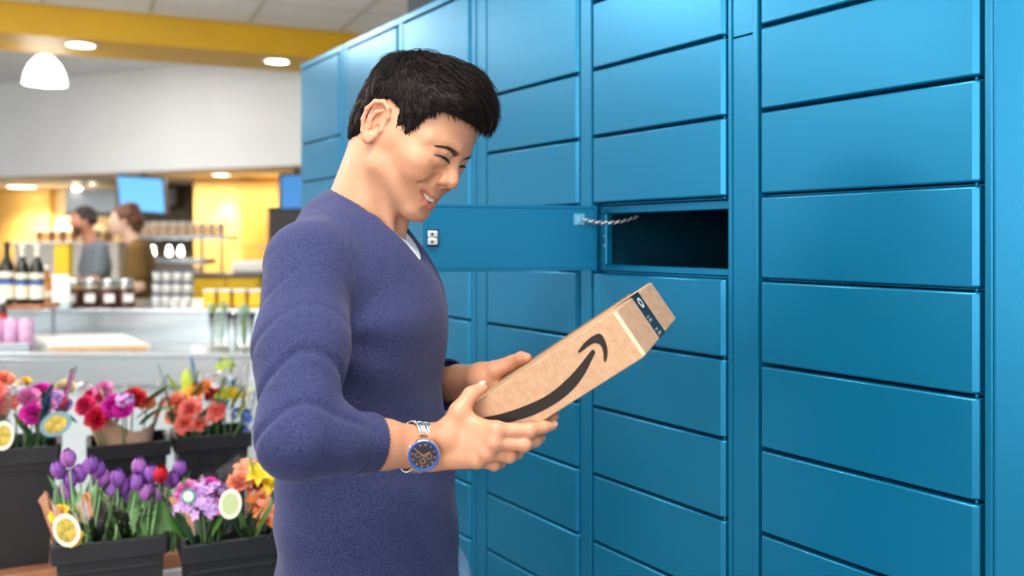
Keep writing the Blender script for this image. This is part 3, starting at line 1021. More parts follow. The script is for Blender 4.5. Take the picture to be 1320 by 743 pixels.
hv, hq = build_head()
def head_colors(V):
    a, b, c = V[:, 0], np.abs(V[:, 1]), V[:, 2]
    col = np.tile(SKIN, (len(V), 1))
    def mixc(w, k):
        nonlocal col
        w = np.clip(w, 0, 1)[:, None]
        col = col * (1 - w) + np.asarray(k) * w
    def blob(p, r): return np.exp(-(((a - p[0]) / r[0]) ** 2 + ((b - p[1]) / r[1]) ** 2 + ((c - p[2]) / r[2]) ** 2))
    mixc(0.45 * blob((0.072, 0.040, -0.014), (0.03, 0.022, 0.02)), SKIN_RED)       # cheeks
    mixc(0.30 * blob((0.103, 0, -0.006), (0.02, 0.014, 0.014)), SKIN_RED)          # nose
    mixc(0.45 * blob((-0.018, 0.085, 0.018), (0.03, 0.008, 0.035)), np.array(srgb(226, 142, 118)))   # ears
    # shaved beard
    mixc(0.20 * smoothstep(-0.045, -0.065, c) * smoothstep(0.0, 0.05, a), np.array(srgb(168, 128, 108)))
    mixc(0.18 * blob((0.096, 0.0, -0.029), (0.02, 0.022, 0.007)), np.array(srgb(168, 128, 108)))
    # lips
    t = np.clip(b / 0.0300, 0, 1)
    upz = np.interp(b, [p[1] for p in UPL[::-1]], [p[2] for p in UPL[::-1]])
    loz = np.interp(b, [p[1] for p in LOL[::-1]], [p[2] for p in LOL[::-1]])
    front = smoothstep(0.066, 0.074, a) * (b < 0.0315)
    wl = np.exp(-((c - upz + 0.0008) / 0.0023) ** 4) + np.exp(-((c - loz) / 0.0050) ** 4)
    mixc(0.9 * front * np.clip(wl, 0, 1) * smoothstep(1.03, 0.9, t), LIP)
    aline = np.interp(b, [p[1] for p in UPL[::-1]], [p[0] for p in UPL[::-1]])
    inside = (a > 0.05) * (b < 0.03) * (c < upz - 0.0015) * (c > loz + 0.002) * (a < aline - 0.0035)
    mixc(0.92 * inside, np.array(srgb(90, 34, 34)))
    return col
head_col = head_colors(hv)
# ---- body: arms and hands, core, clothes
TY = math.radians(15)
FT = np.array([math.cos(TY), -math.sin(TY), 0.0])
RT = np.array([-math.sin(TY), -math.cos(TY), 0.0])
TR = np.column_stack([FT, RT, [0, 0, 1]])
def W_(x, y, z): return np.array([x, y, CAMH + z])
SR = W_(-0.292, 1.300, -0.034); ER = W_(-0.272, 1.155, -0.250); WR = np.array(P(556, 578, 1.285))
SL = W_(-0.232, 1.655, -0.050); EL = W_(-0.190, 1.740, -0.285); WL = W_(-0.052, 1.570, -0.238)

def pts(*l): return [np.array(P(*p)) for p in l]
def hand_colors(V, red):
    col = np.tile(SKIN * np.array([1.06, 1.02, 1.05]), (len(V), 1))
    for (c, r, w) in red:
        d = np.exp(-np.sum(((V - c) / r) ** 2, axis=1))[:, None] * w
        col = col * (1 - d) + np.array(srgb(214, 138, 116)) * d
    return col

def right_hand():
    f = Field(np.minimum(np.minimum(ER, WR), P(580, 500, 1.2)) - 0.06, np.maximum(P(730, 490, 1.30), WR) + 0.05, 0.0019)
    u = WR - ER; L = np.linalg.norm(u); u /= L
    upv = np.array([0, 0, 1.0]); upv -= u * (upv @ u); upv /= np.linalg.norm(upv)
    a = ER + u * L * 0.34
    b = ER + u * L * 0.62
    for s in (1, -1):
        f.cone(a + upv * 0.010 * s, b + upv * 0.009 * s, 0.0275, 0.0225, 0.015)
        f.cone(b + upv * 0.009 * s, WR + upv * 0.0095 * s, 0.0225, 0.0195, 0.015)
    idx = pts((640, 555, 1.236), (683, 555, 1.242), (701, 551, 1.254), (712, 548.5, 1.263))
    mid = pts((637, 571, 1.234), (676, 573, 1.241), (690, 569, 1.258), (697, 565, 1.272))
    rng_ = pts((628, 585, 1.238), (657, 588, 1.249), (667, 585, 1.270), (671, 582, 1.286))
    pky = pts((615, 594, 1.246), (637, 599, 1.259), (645, 597, 1.277), (648, 594, 1.290))
    # metacarpals and palm
    f.cone(WR + upv * 0.012, idx[0], 0.0190, 0.0110, 0.012)
    f.cone(WR + upv * 0.004, mid[0], 0.0200, 0.0110, 0.012)
    f.cone(WR - upv * 0.006, rng_[0], 0.0195, 0.0105, 0.012)
    f.cone(WR - upv * 0.012, pky[0], 0.0180, 0.0105, 0.012)
    f.ell(np.array(P(598, 566, 1.268)), (0.040, 0.016, 0.026), 0.012)
    for ch, rr in ((idx, (0.0106, 0.0094, 0.0084, 0.0072)), (mid, (0.0104, 0.0094, 0.0084, 0.0072)), (rng_, (0.0100, 0.0090, 0.0080, 0.0070)), (pky, (0.0092, 0.0080, 0.0072, 0.0062))):
        for i in range(3):
            f.cone(ch[i], ch[i + 1], rr[i], rr[i + 1] * 0.99, 0.0030)
        f.ell(ch[1], (rr[1] * 1.06,) * 3, 0.004)
        f.ell(ch[0] + np.array([0, -0.0022, 0.001]), (rr[0] * 1.02,) * 3, 0.008)
    th = pts((578, 560, 1.262), (592, 531, 1.258), (607, 509, 1.268), (621, 500.5, 1.279))
    f.cone(th[0], th[1], 0.0175, 0.0135, 0.012)
    f.cone(th[1], th[2], 0.0135, 0.0108, 0.006)
    f.cone(th[2], th[3], 0.0108, 0.0088, 0.004)
    f.cone(WR + upv * 0.012, th[0], 0.018, 0.017, 0.015)
    f.cone(np.array(P(596, 540, 1.262)), np.array(P(628, 553, 1.245)), 0.0120, 0.0095, 0.012)    # web
    V, Q = f.mesh()
    V = relax(V, Q, 2)
    red = [(k[0] + np.array([0, -0.008, 0]), 0.010, 0.55) for k in (idx, mid, rng_)] + [(k[3], 0.010, 0.45) for k in (idx, mid, rng_, th)] + [(k[1] + np.array([0, -0.008, 0]), 0.008, 0.25) for k in (idx, mid, rng_)]
    return (V, Q, hand_colors(V, red)), dict(u=u, up=upv, L=L, idx=idx, th=th)

def left_hand():
    f = Field(np.minimum(EL, WL) - np.array([0.05, 0.13, 0.06]), np.array([0.10, 1.80, CAMH - 0.08]), 0.0022)
    u = WL - EL; L = np.linalg.norm(u); u /= L
    upv = np.array([0, 0, 1.0]); upv -= u * (upv @ u); upv /= np.linalg.norm(upv)
    a = EL + u * L * 0.35
    f.cone(a, EL + u * L * 0.7, 0.033, 0.030, 0.01)
    f.cone(EL + u * L * 0.7, WL, 0.030, 0.026, 0.01)
    # palm under the far side of the box, thumb over its top edge, fingers beneath
    pc = W_(-0.012, 1.560, -0.262)
    f.cone(WL, pc, 0.025, 0.020, 0.012)
    th = [W_(-0.030, 1.555, -0.222), W_(0.000, 1.548, -0.208), W_(0.0155, 1.535, -0.1985), W_(0.0245, 1.525, -0.1965)]
    f.cone(WL, th[0], 0.022, 0.016, 0.012)
    f.chain(th, [0.0165, 0.0125, 0.0108, 0.0085], 0.005)
    base = pc + np.array([0.012, 0, -0.028])
    fing = []
    for k in range(4):
        y = 1.575 - 0.019 * k
        b0 = W_(0.004 + 0.001 * k, y, -0.312 + 0.002 * k)
        b1 = W_(0.036, y - 0.010, -0.318); b2 = W_(0.056, y - 0.018, -0.300); b3 = W_(0.070, y - 0.022, -0.289)
        f.cone(pc, b0, 0.018, 0.0105, 0.012)
        f.chain([b0, b1, b2, b3], [0.0102, 0.0092, 0.0082, 0.007], 0.004)
    V, Q = f.mesh()
    V = relax(V, Q, 2)
    return (V, Q, hand_colors(V, [(th[3], 0.014, 0.3), (th[2], 0.012, 0.2)]))

def core_body():
    f = Field((-0.46, 1.02, 0.02), (0.04, 1.86, CAMH + 0.02), 0.008)
    f.ell(W_(-0.248, 1.467, -0.15), (0.098, 0.150, 0.18), 0.02, R=TR)
    f.ell(W_(-0.236, 1.470, -0.36), (0.088, 0.130, 0.16), 0.06, R=TR)
    f.ell(W_(-0.228, 1.472, -0.50), (0.100, 0.145, 0.12), 0.06, R=TR)
    f.chain([SR, ER, ER + (WR - ER) * 0.5], [0.044, 0.032, 0.027], 0.02)
    f.chain([SL, EL, EL + (WL - EL) * 0.6], [0.046, 0.042, 0.026], 0.03)
    for s in (1, -1):
        hip, knee, ank = leg_joints(s)
        f.chain([hip, knee, ank], [0.080, 0.052, 0.036], 0.03)
    V, Q = f.mesh()
    return V, Q, np.tile(SKIN, (len(V), 1))
def leg_joints(s):
    m = W_(-0.228, 1.472, -0.58)
    hip = m + RT * 0.085 * s + FT * (0.0 if s > 0 else 0.055)
    knee = hip + FT * 0.035 + np.array([0, 0, -0.40])
    ank = np.array([hip[0], hip[1], 0.09]) - FT * 0.01
    return hip, knee, ank
rh, RHJ = right_hand()
lh = left_hand()
core = core_body()

# ---- sweater
def fold_noise(p, seed, n=12):
    rng = np.random.default_rng(seed)
    out = np.zeros(len(p))
    for i in range(n):
        k = rng.normal(size=3); out += np.sin(p @ k + rng.uniform(0, 6.28))
    return out / math.sqrt(n / 2)
def arm_param(V, a, b):
    u = b - a; L = np.linalg.norm(u); u = u / L
    t = (V - a) @ u
    r = V - a - t[:, None] * u
    return t / L, np.linalg.norm(r, axis=1), r
CUFF_R = 0.53
def build_sweater():
    f = Field((-0.47, 1.00, CAMH - 0.72), (0.03, 1.88, CAMH + 0.12), 0.0032)
    f.ell(W_(-0.250, 1.467, -0.150), (0.124, 0.172, 0.205), 0.02, R=TR)
    f.ell(W_(-0.262, 1.468, -0.055), (0.098, 0.160, 0.085), 0.05, R=TR)
    f.ell(W_(-0.215, 1.452, -0.130), (0.100, 0.145, 0.13), 0.05, R=TR)
    f.ell(W_(-0.236, 1.470, -0.360), (0.122, 0.152, 0.18), 0.07, R=TR)
    f.ell(W_(-0.229, 1.472, -0.570), (0.138, 0.178, 0.34), 0.07, R=TR)
    # shoulder slopes
    f.cone(W_(-0.258, 1.470, 0.026), SR + (0.012, 0.02, 0.0), 0.048, 0.052, 0.05)
    f.cone(W_(-0.250, 1.475, 0.020), SL + (0, -0.02, 0.0), 0.046, 0.052, 0.05)
    f.ell(W_(-0.272, 1.470, 0.026), (0.060, 0.075, 0.046), 0.03, R=TR)
    # sleeves
    um = SR * 0.5 + ER * 0.5
    f.chain([SR, um, ER], [0.058, 0.0575, 0.050], 0.033)
    c = ER + (WR - ER) * CUFF_R
    m = ER + (WR - ER) * 0.25
    f.chain([ER, m, c], [0.0500, 0.0455, 0.0365], 0.02)
    f.chain([SL, EL], [0.060, 0.056], 0.035)
    cl = EL + (WL - EL) * 0.52
    f.chain([EL, cl], [0.055, 0.042], 0.02)
    # hem and cuff cut square
    x, y, z = f.grid()
    cut = ((CAMH - 0.640) - z) * np.ones_like(f.d)
    f.d = np.maximum(f.d, cut.astype(np.float32))
    for (e, w, cc) in ((ER, WR, c), (EL, WL, cl)):
        u = (w - e) / np.linalg.norm(w - e)
        t = (x - cc[0]) * u[0] + (y - cc[1]) * u[1] + (z - cc[2]) * u[2]
        near = (np.sqrt((x - cc[0]) ** 2 + (y - cc[1]) ** 2 + (z - cc[2]) ** 2) < 0.062)
        f.d = np.where(near, np.maximum(f.d, t), f.d).astype(np.float32)
    # neck opening with a V in front
    na = (NECK1 - NECK0) / np.linalg.norm(NECK1 - NECK0)
    f.cone(NECK0 + na * 0.030, NECK1, 0.0600, 0.0640, 0.004, 'sub')
    vb = W_(-0.150, 1.425, -0.052)
    n1 = NECK0 + na * 0.045 + FT * 0.026 + RT * 0.014
    f.cone(n1, vb, 0.050, 0.006, 0.004, 'sub')
    f.cone(n1 + FT * 0.05, vb + FT * 0.05, 0.050, 0.006, 0.004, 'sub')
    V, Q = f.mesh()
    V = relax(V, Q, 4)
    return V, Q
wv, wq = build_sweater()
def sweater_folds(V, Q):
    N = vnormals0(V, Q)
    disp = np.zeros(len(V))
    # sleeve: folds gathered round the elbow and pushed-up forearm
    t1, r1, v1 = arm_param(V, SR, ER)
    t2, r2, v2 = arm_param(V, ER, WR)
    up_w = smoothstep(0.105, 0.075, r1) * smoothstep(-0.1, 0.15, t1) * smoothstep(1.25, 1.0, t1)
    fo_w = smoothstep(0.09, 0.065, r2) * smoothstep(-0.25, 0.05, t2) * smoothstep(CUFF_R + 0.02, CUFF_R - 0.10, t2)
    an1 = np.arctan2(v1[:, 2], v1[:, 0]); an2 = np.arctan2(v2[:, 2], v2[:, 1])
    def crease(ph, w=0.32): return np.exp(-(np.sin(ph) / w) ** 2)
    gate = smoothstep(-0.5, 0.7, fold_noise(V * 11, 31)); gate2 = smoothstep(-0.6, 0.6, fold_noise(V * 10, 32))
    c1 = crease(t1 * 13 + 1.2 * np.sin(an1 + 0.7) + 0.6 * fold_noise(V * 9, 4))
    c2 = crease(t2 * 16.0 + 2.0 * np.sin(an2 + 0.4) + 0.5 * fold_noise(V * 12, 5), 0.4)
    disp -= up_w * (0.0012 + 0.0046 * smoothstep(0.35, 0.85, t1)) * c1 * gate
    disp -= fo_w * 0.0065 * c2 * gate2
    disp += (up_w + fo_w) * 0.0016 * fold_noise(V * 26, 33)
    # fold in the crook where upper arm and forearm meet, drag lines from the armpit
    body_w = smoothstep(0.06, 0.10, r1) * smoothstep(0.03, 0.07, r2)
    q = V - W_(-0.30, 1.36, -0.12)
    rad = np.sqrt((q ** 2).sum(1)) + 1e-6
    ang = np.arctan2(q[:, 2], q[:, 0])
    disp += body_w * 0.0032 * np.sin(ang * 9 + fold_noise(V * 8, 7)) * smoothstep(0.30, 0.08, rad) * smoothstep(0.02, 0.08, rad)
    zz = V[:, 2] - CAMH
    # soft horizontal folds over the waist, gathered above the hem
    low = smoothstep(-0.26, -0.44, zz) * body_w
    disp += low * 0.0024 * np.sin(zz * 75 + 1.8 * fold_noise(V * 7, 8) + 5 * (V[:, 0] + 0.2))
    disp += body_w * 0.0022 * fold_noise(V * 22, 9)
    # long seam of the sleeve head
    sn = np.array([0.80, 0.58, 0.12]); sn /= np.linalg.norm(sn)
    sd = (V - SR) @ sn - 0.052
    disp -= 0.0022 * np.exp(-(sd / 0.0030) ** 2) * smoothstep(-0.25, -0.17, zz) * smoothstep(0.06, 0.02, zz) * (V[:, 1] < 1.45)
    return V + N * disp[:, None]
def vnormals0(V, Q):
    n = np.cross(V[Q[:, 2]] - V[Q[:, 0]], V[Q[:, 3]] - V[Q[:, 1]])
    vn = np.zeros_like(V)
    for k in range(4):
        for j in range(3):
            vn[:, j] += np.bincount(Q[:, k], weights=n[:, j], minlength=len(V))
    return vn / (np.linalg.norm(vn, axis=1)[:, None] + 1e-12)
wv = sweater_folds(wv, wq)

def knit():
    m = bpy.data.materials.new('heather_knit')
    m.use_nodes = True
    nt = m.node_tree
    b = nt.nodes['Principled BSDF']
    b.inputs['Roughness'].default_value = 0.92
    b.inputs['Specular IOR Level'].default_value = 0.12
    b.inputs['Sheen Weight'].default_value = 0.15
    b.inputs['Sheen Roughness'].default_value = 0.5
    b.inputs['Sheen Tint'].default_value = (0.75, 0.75, 1.0, 1)
    tc = nt.nodes.new('ShaderNodeTexCoord')
    n = nt.nodes.new('ShaderNodeTexNoise'); n.inputs['Scale'].default_value = 900; n.inputs['Detail'].default_value = 3
    mp = nt.nodes.new('ShaderNodeMapping'); mp.inputs['Scale'].default_value = (1, 1, 0.45)
    nt.links.new(tc.outputs['Object'], mp.inputs['Vector'])
    nt.links.new(mp.outputs[0], n.inputs['Vector'])
    cr = nt.nodes.new('ShaderNodeValToRGB')
    cr.color_ramp.elements[0].position = 0.36; cr.color_ramp.elements[0].color = (*srgb(37, 41, 78), 1)
    cr.color_ramp.elements[1].position = 0.66; cr.color_ramp.elements[1].color = (*srgb(68, 73, 113), 1)
    nt.links.new(n.outputs[0], cr.inputs[0])
    nt.links.new(cr.outputs[0], b.inputs['Base Color'])
    w = nt.nodes.new('ShaderNodeTexWave'); w.inputs['Scale'].default_value = 190; w.bands_direction = 'DIAGONAL'; w.inputs['Distortion'].default_value = 2.5
    nt.links.new(tc.outputs['Object'], w.inputs['Vector'])
    bp = nt.nodes.new('ShaderNodeBump'); bp.inputs['Strength'].default_value = 0.25; bp.inputs['Distance'].default_value = 0.0008
    nt.links.new(w.outputs['Fac'], bp.inputs['Height'])
    nt.links.new(bp.outputs[0], b.inputs['Normal'])
    return m
M_KNIT = knit()
M_TEE = mat('white_cotton', srgb(232, 233, 236), 0.85, noise=120, vary=0.04)
M_DENIM = mat('light_denim', srgb(142, 176, 206), 0.85, noise=260, vary=0.25, bump=(700, 0.3, 0.0006))
M_SHOE = mat('shoe_leather', srgb(70, 56, 46), 0.5, noise=20)

def build_tee():
    f = Field((-0.42, 1.25, CAMH - 0.30), (-0.05, 1.70, CAMH + 0.08), 0.005)
    f.ell(W_(-0.250, 1.467, -0.150), (0.117, 0.160, 0.195), 0.02, R=TR)
    f.ell(W_(-0.262, 1.468, -0.055), (0.092, 0.150, 0.080), 0.05, R=TR)
    f.ell(W_(-0.215, 1.452, -0.130), (0.095, 0.135, 0.125), 0.05, R=TR)
    f.cone(W_(-0.258, 1.470, 0.018), W_(-0.27, 1.36, -0.02), 0.046, 0.046, 0.05)
    na = (NECK1 - NECK0) / np.linalg.norm(NECK1 - NECK0)
    f.cone(NECK0 + na * 0.03, NECK1, 0.0575, 0.060, 0.004, 'sub')
    n1 = NECK0 + na * 0.05 + FT * 0.030
    f.cone(n1, W_(-0.175, 1.440, 0.010), 0.034, 0.012, 0.004, 'sub')
    f.cone(n1 + FT * 0.05, W_(-0.175, 1.440, 0.010) + FT * 0.05, 0.034, 0.012, 0.004, 'sub')
    V, Q = f.mesh()
    return relax(V, Q, 3), Q
tv, tq = build_tee()

def build_jeans():
    f = Field((-0.46, 1.22, 0.03), (0.06, 1.74, CAMH - 0.42), 0.0075)
    f.ell(W_(-0.228, 1.472, -0.56), (0.116, 0.150, 0.12), 0.02, R=TR)
    for s in (1, -1):
        hip, knee, ank = leg_joints(s)
        f.chain([hip, knee, ank], [0.086, 0.068, 0.058], 0.04)
    x, y, z = f.grid()
    f.d = np.maximum(f.d, (0.055 - z) * np.ones_like(f.d)).astype(np.float32)
    f.d = np.maximum(f.d, (z - (CAMH - 0.45)) * np.ones_like(f.d)).astype(np.float32)
    V, Q = f.mesh()
    V = relax(V, Q, 3)
    N = vnormals0(V, Q)
    V = V + N * (0.003 * fold_noise(V * 24, 21))[:, None]
    return V, Q
jv, jq = build_jeans()
BV = [h2w(hv)]; BQ = [hq]; BC = [head_col]; _off = len(hv)
for (v_, q_, c_) in (rh, lh, core):
    BV.append(v_); BQ.append(q_ + _off); BC.append(c_); _off += len(v_)
me = np_mesh('person', np.concatenate(BV), np.concatenate(BQ)); set_color(me, np.concatenate(BC))
body = link('person', me, M_SKIN, label='smiling dark-haired man in a blue sweater holding the cardboard box', cat='person')
HM = Matrix([[*HR[0], HCn[0]], [*HR[1], HCn[1]], [*HR[2], HCn[2]], [0, 0, 0, 1]])
def hpart(name, me, m, **k):
    me.transform(HM)
    if HM.determinant() < 0: me.flip_normals()
    return link(name, me, m, body, **k)
from mathutils.bvhtree import BVHTree
HB_TREE = BVHTree.FromPolygons([Vector(v) for v in hv], [tuple(q) for q in hq])
def on_head(p, d=Vector((-1, 0, 0))):
    h = HB_TREE.ray_cast(Vector(p) - d * 0.06, d, 0.2)
    n = h[1]
    if n is not None and n.dot(d) > 0: n = -n
    return h[0], n
# eyes: the narrow opening between smiling lids, dark iris, lashes along the upper lid
def slit_at(t):
    t = t * (len(SLIT) - 1); k = min(int(t), len(SLIT) - 2); w = t - k
    return tuple(SLIT[k][j] * (1 - w) + SLIT[k + 1][j] * w for j in (0, 1))
for s in (1, -1):
    def eye_strip(t0, t1, lift, n=16, hh=0.0036, rows=4):
        bm = bmesh.new(); grid = []
        for i in range(n + 1):
            t = t0 + (t1 - t0) * i / n
            b, c = slit_at(t)
            hgt = hh * max(0.0, math.sin(math.pi * min(max(0.02 + 0.96 * t, 0), 1))) ** 0.7 * (1.0 - 0.35 * t)
            col = []
            for r in range(rows + 1):
                h, nn = on_head((0.10, b * s, c - hgt * r / rows), Vector((-1, 0, 0)))
                col.append(bm.verts.new(h + nn * lift))
            grid.append(col)
        for p, q in zip(grid, grid[1:]):
            for r in range(rows):
                f = bm.faces.new((p[r], p[r + 1], q[r + 1], q[r])); f.smooth = True
        return bm_mesh(bm)
    eye = hpart('eye', eye_strip(0.0, 1.0, 0.0004), mat('eye_shade', srgb(150, 116, 100), 0.25))
    ir = hpart('iris', eye_strip(0.16, 0.66, 0.0007), M_IRIS); ir.parent = eye
    bm = bmesh.new()
    line = []
    for i in range(13):
        b, c = slit_at(i / 12)
        h, nn = on_head((0.10, b * s, c), Vector((-1, 0, 0)))
        line.append(h + nn * 0.0006)
    add_tube(bm, line, [0.0003 + 0.0011 * math.sin(math.pi * (0.1 + 0.9 * i / 12)) ** 0.8 for i in range(13)], 6)
    rnd = random.Random(3)
    for i in range(30):
        t = i / 29; k = min(int(t * 12), 11); q = line[k].lerp(line[k + 1], t * 12 - k)
        d = Vector((0.0024, 0.0014 * s * t, -0.0024 + rnd.uniform(-.0006, .0006)))
        add_tube(bm, [q, q + d * 0.6, q + d], [0.0003, 0.0002, 0.00005], 3)
    hpart('eyelashes', bm_mesh(bm), M_LASH)
# teeth: separate upper teeth along the arch
bm = bmesh.new()
n_t = 14
for i in range(n_t):
    b = (i - (n_t - 1) / 2) * 0.0043
    a = float(np.interp(abs(b), [p[1] for p in UPL[::-1]], [p[0] for p in UPL[::-1]])) - 0.0055
    w = 0.0040
    zc = float(np.interp(abs(b), [p[1] for p in UPL[::-1]], [p[2] for p in UPL[::-1]])) - 0.0012
    hgt = 0.0098 if abs(b) < 0.012 else 0.0080
    b2 = bmesh.new()
    add_box(b2, -0.003, 0.003, -w / 2, w / 2, -hgt, 0.002, 0.0010, 2)
    for f in b2.faces: f.smooth = True
    ang = math.atan2(b, 0.022) * 0.75
    merge(bm, b2, Matrix.Translation((a, b, zc)) @ Matrix.Rotation(ang, 4, 'Z'))
hpart('teeth', bm_mesh(bm), M_TEETH)
# eyebrows: short hairs lying outwards
bm = bmesh.new()
rnd = random.Random(11)
for s in (1, -1):
    for i in range(420):
        t = rnd.random() ** 0.9
        b = (0.010 + 0.041 * t)
        c = 0.0325 + 0.0070 * math.sin(min(t * 1.25, 1.25) * 1.7) - 0.0075 * t * t + rnd.uniform(-1, 1) * 0.0040 * (1 - 0.7 * t)
        h, nn = on_head((0.10 - 0.3 * t * t * 0.05, b * s, c), Vector((-1, -0.25 * s * t * 2, 0)).normalized())
        if h is None: continue
        d = Vector((-0.25 - 0.5 * t, 1.0 * s, 0.35 - 0.7 * t)) * rnd.uniform(0.0040, 0.0065)
        add_tube(bm, [h, h + d * 0.5 + nn * 0.0010, h + d + nn * 0.0003], [0.00022, 0.0002, 0.00005], 3, cap=False)
hpart('eyebrows', bm_mesh(bm), mat('eyebrow_hair', srgb(66, 48, 42), 0.7))
# ---- hair: a clumped cap with separate locks lying over it
HL = np.array([(0, .084), (25, .083), (40, .078), (47, .066), (53, .036), (57, .000), (60, -.018), (66, -.016), (71, .010), (77, .044), (98, .050), (106, .030), (114, .000), (125, -.026), (145, -.046), (180, -.052)])
def hairline(a, b):
    th = np.degrees(np.arctan2(np.abs(b), a + 0.010))
    return np.interp(th, HL[:, 0], HL[:, 1])
def build_cap():
    f = Field((-0.135, -0.105, -0.075), (0.125, 0.105, 0.165), 0.0022)
    f.ell((-0.016, 0, 0.046), (0.089, 0.0740, 0.082), 0)
    f.ell((0.026, 0, 0.056), (0.066, 0.063, 0.060), 0.03)
    f.ell((-0.048, 0, -0.005), (0.046, 0.052, 0.055), 0.03)
    x, y, z = f.grid()
    up = smoothstep(0.03, 0.12, z) * np.ones_like(f.d)
    tau = 0.0045 + 0.0085 * up + 0.002 * smoothstep(0.02, -0.06, x)
    f.d -= tau.astype(np.float32)
    # fringe swept forward over the forehead, fuller towards his left
    f.chain([(0.042, 0.048, 0.089), (0.057, 0.030, 0.098), (0.064, 0.0, 0.102), (0.060, -0.028, 0.102), (0.042, -0.050, 0.094)], [0.010, 0.014, 0.0160, 0.015, 0.012], 0.03)
    f.chain([(0.01, 0.03, 0.130), (0.04, 0.01, 0.130), (0.04, -0.03, 0.126)], [0.012, 0.014, 0.012], 0.04)
    hl = hairline(x, y)
    cut = ((hl - z) * 0.75).astype(np.float32) * np.ones_like(f.d)
    k = 0.010
    h = np.maximum(k - np.abs(f.d - cut), 0) / k
    f.d = np.maximum(f.d, cut) + h * h * k * 0.25
    V, Q = f.mesh()
    return V, Q
cv, cq = build_cap()
cv = relax(cv, cq, 3)
CROWN = np.array([-0.070, 0.012, 0.115])
def hair_flow(p):
    d = p - CROWN
    d = d / (np.linalg.norm(d, axis=1)[:, None] + 1e-6)
    top = smoothstep(0.06, 0.11, p[:, 2])[:, None] * smoothstep(-0.06, 0.0, p[:, 0])[:, None]
    fwd = np.array([1.0, -0.40, 0.10])
    side = (1 - top) * smoothstep(0.02, 0.07, np.abs(p[:, 1]))[:, None]
    dn = np.array([0.15, 0, -1.0])
    return d * 0.7 + top * fwd * 1.0 + side * dn * 0.8
def vnormals(V, Q):
    n = np.cross(V[Q[:, 2]] - V[Q[:, 0]], V[Q[:, 3]] - V[Q[:, 1]])
    vn = np.zeros_like(V)
    for k in range(4):
        for j in range(3):
            vn[:, j] += np.bincount(Q[:, k], weights=n[:, j], minlength=len(V))
    return vn / (np.linalg.norm(vn, axis=1)[:, None] + 1e-12)
cn = vnormals(cv, cq)
ctr = np.array([-0.01, 0, 0.04])
if (np.sum(cn * (cv - ctr), axis=1).mean()) < 0:
    cn = -cn
def tangent(d, n):
    t = d - n * np.sum(d * n, axis=1)[:, None]
    return t / (np.linalg.norm(t, axis=1)[:, None] + 1e-9)
# combed relief on the cap along the flow
def vnoise(p, seed=0):
    rng = np.random.default_rng(seed)
    out = np.zeros(len(p))
    for i in range(10):
        k = rng.normal(size=3); ph = rng.uniform(0, 6.28)
        out += np.sin(p @ k + ph)
    return out / 3.2
ft = tangent(hair_flow(cv), cn)
bt = np.cross(ft, cn)
lat = np.sum(bt * cv, axis=1)
clump = np.sin(lat * 900 + 2.5 * vnoise(cv * 60, 1)) * 0.5 + 0.5 * vnoise(cv * 150, 2)
edge = smoothstep(0.0, 0.02, cv[:, 2] - hairline(cv[:, 0], cv[:, 1]))
cv2 = cv + cn * (0.0018 * clump * edge)[:, None]
def strands(root, nrm, length, lift, rad, nseg=5, curl=0.0, seed=0):
    """tapering locks following the flow; returns verts, quads"""
    rng = np.random.default_rng(seed)
    p = root.copy(); n = nrm.copy()
    P_ = [p - n * 0.003]
    step = length / nseg
    wob = rng.normal(size=(len(p), 3)) * curl
    for i in range(nseg):
        d = tangent(hair_flow(p) + wob, n)
        l = lift * (1 - 1.6 * i / nseg)
        p = p + d * step[:, None] + n * (l * step)[:, None]
        # follow the curved scalp
        n2 = (p - ctr) / np.array([0.105, 0.085, 0.098]) ** 2
        n = 0.5 * n + 0.5 * n2 / np.linalg.norm(n2, axis=1)[:, None]
        n /= np.linalg.norm(n, axis=1)[:, None]
        p = p - n * (0.10 * step)[:, None]
        P_.append(p.copy())
    P_ = np.stack(P_, 1)                       # N, S+1, 3
    T = np.gradient(P_, axis=1)
    T /= np.linalg.norm(T, axis=2)[..., None] + 1e-9
    S = np.cross(T, nrm[:, None, :]); S /= np.linalg.norm(S, axis=2)[..., None] + 1e-9
    U = np.cross(S, T)
    prof = np.interp(np.linspace(0, 1, nseg + 1), [0, 0.3, 0.75, 1], [0.8, 1.0, 0.7, 0.08])
    r = rad[:, None, None] * prof[None, :, None]
    ring = np.stack([P_ + S * r, P_ + U * r * 0.8, P_ - S * r], 2)   # N,S+1,3,3
    N = len(root)
    V = ring.reshape(-1, 3)
    idx = np.arange(N * (nseg + 1) * 3).reshape(N, nseg + 1, 3)
    q = []
    for k in range(3):
        k2 = (k + 1) % 3
        q.append(np.stack([idx[:, :-1, k], idx[:, :-1, k2], idx[:, 1:, k2], idx[:, 1:, k]], -1).reshape(-1, 4))
    return V, np.concatenate(q)
rng = np.random.default_rng(5)
N_ = 13000
pick = rng.integers(0, len(cv), N_)
root = cv[pick] + rng.normal(size=(N_, 3)) * 0.0008
nr = cn[pick]
ab = root[:, 2] - hairline(root[:, 0], root[:, 1])
keep = ab > 0.004
root, nr, ab = root[keep], nr[keep], ab[keep]
topw = smoothstep(0.07, 0.125, root[:, 2])
ln = (0.012 + 0.019 * topw) * rng.uniform(0.7, 1.3, len(root))
ln = np.where(root[:, 2] < 0.07, np.minimum(ln, 0.006 + 0.35 * np.clip(ab, 0, 0.1)), ln)
sv, sq = strands(root, nr, ln, 0.10 + 0.55 * topw * rng.uniform(0, 1, len(root)) ** 2, rng.uniform(0.0004, 0.0010, len(root)), 6, 0.16, 3)
HVv = np.concatenate([cv2, sv]); HQ = np.concatenate([cq, sq + len(cv2)])
hm = np_mesh('hair', h2w(HVv), HQ)
hair = link('hair', hm, M_HAIR, body, label='short black hair combed forward')
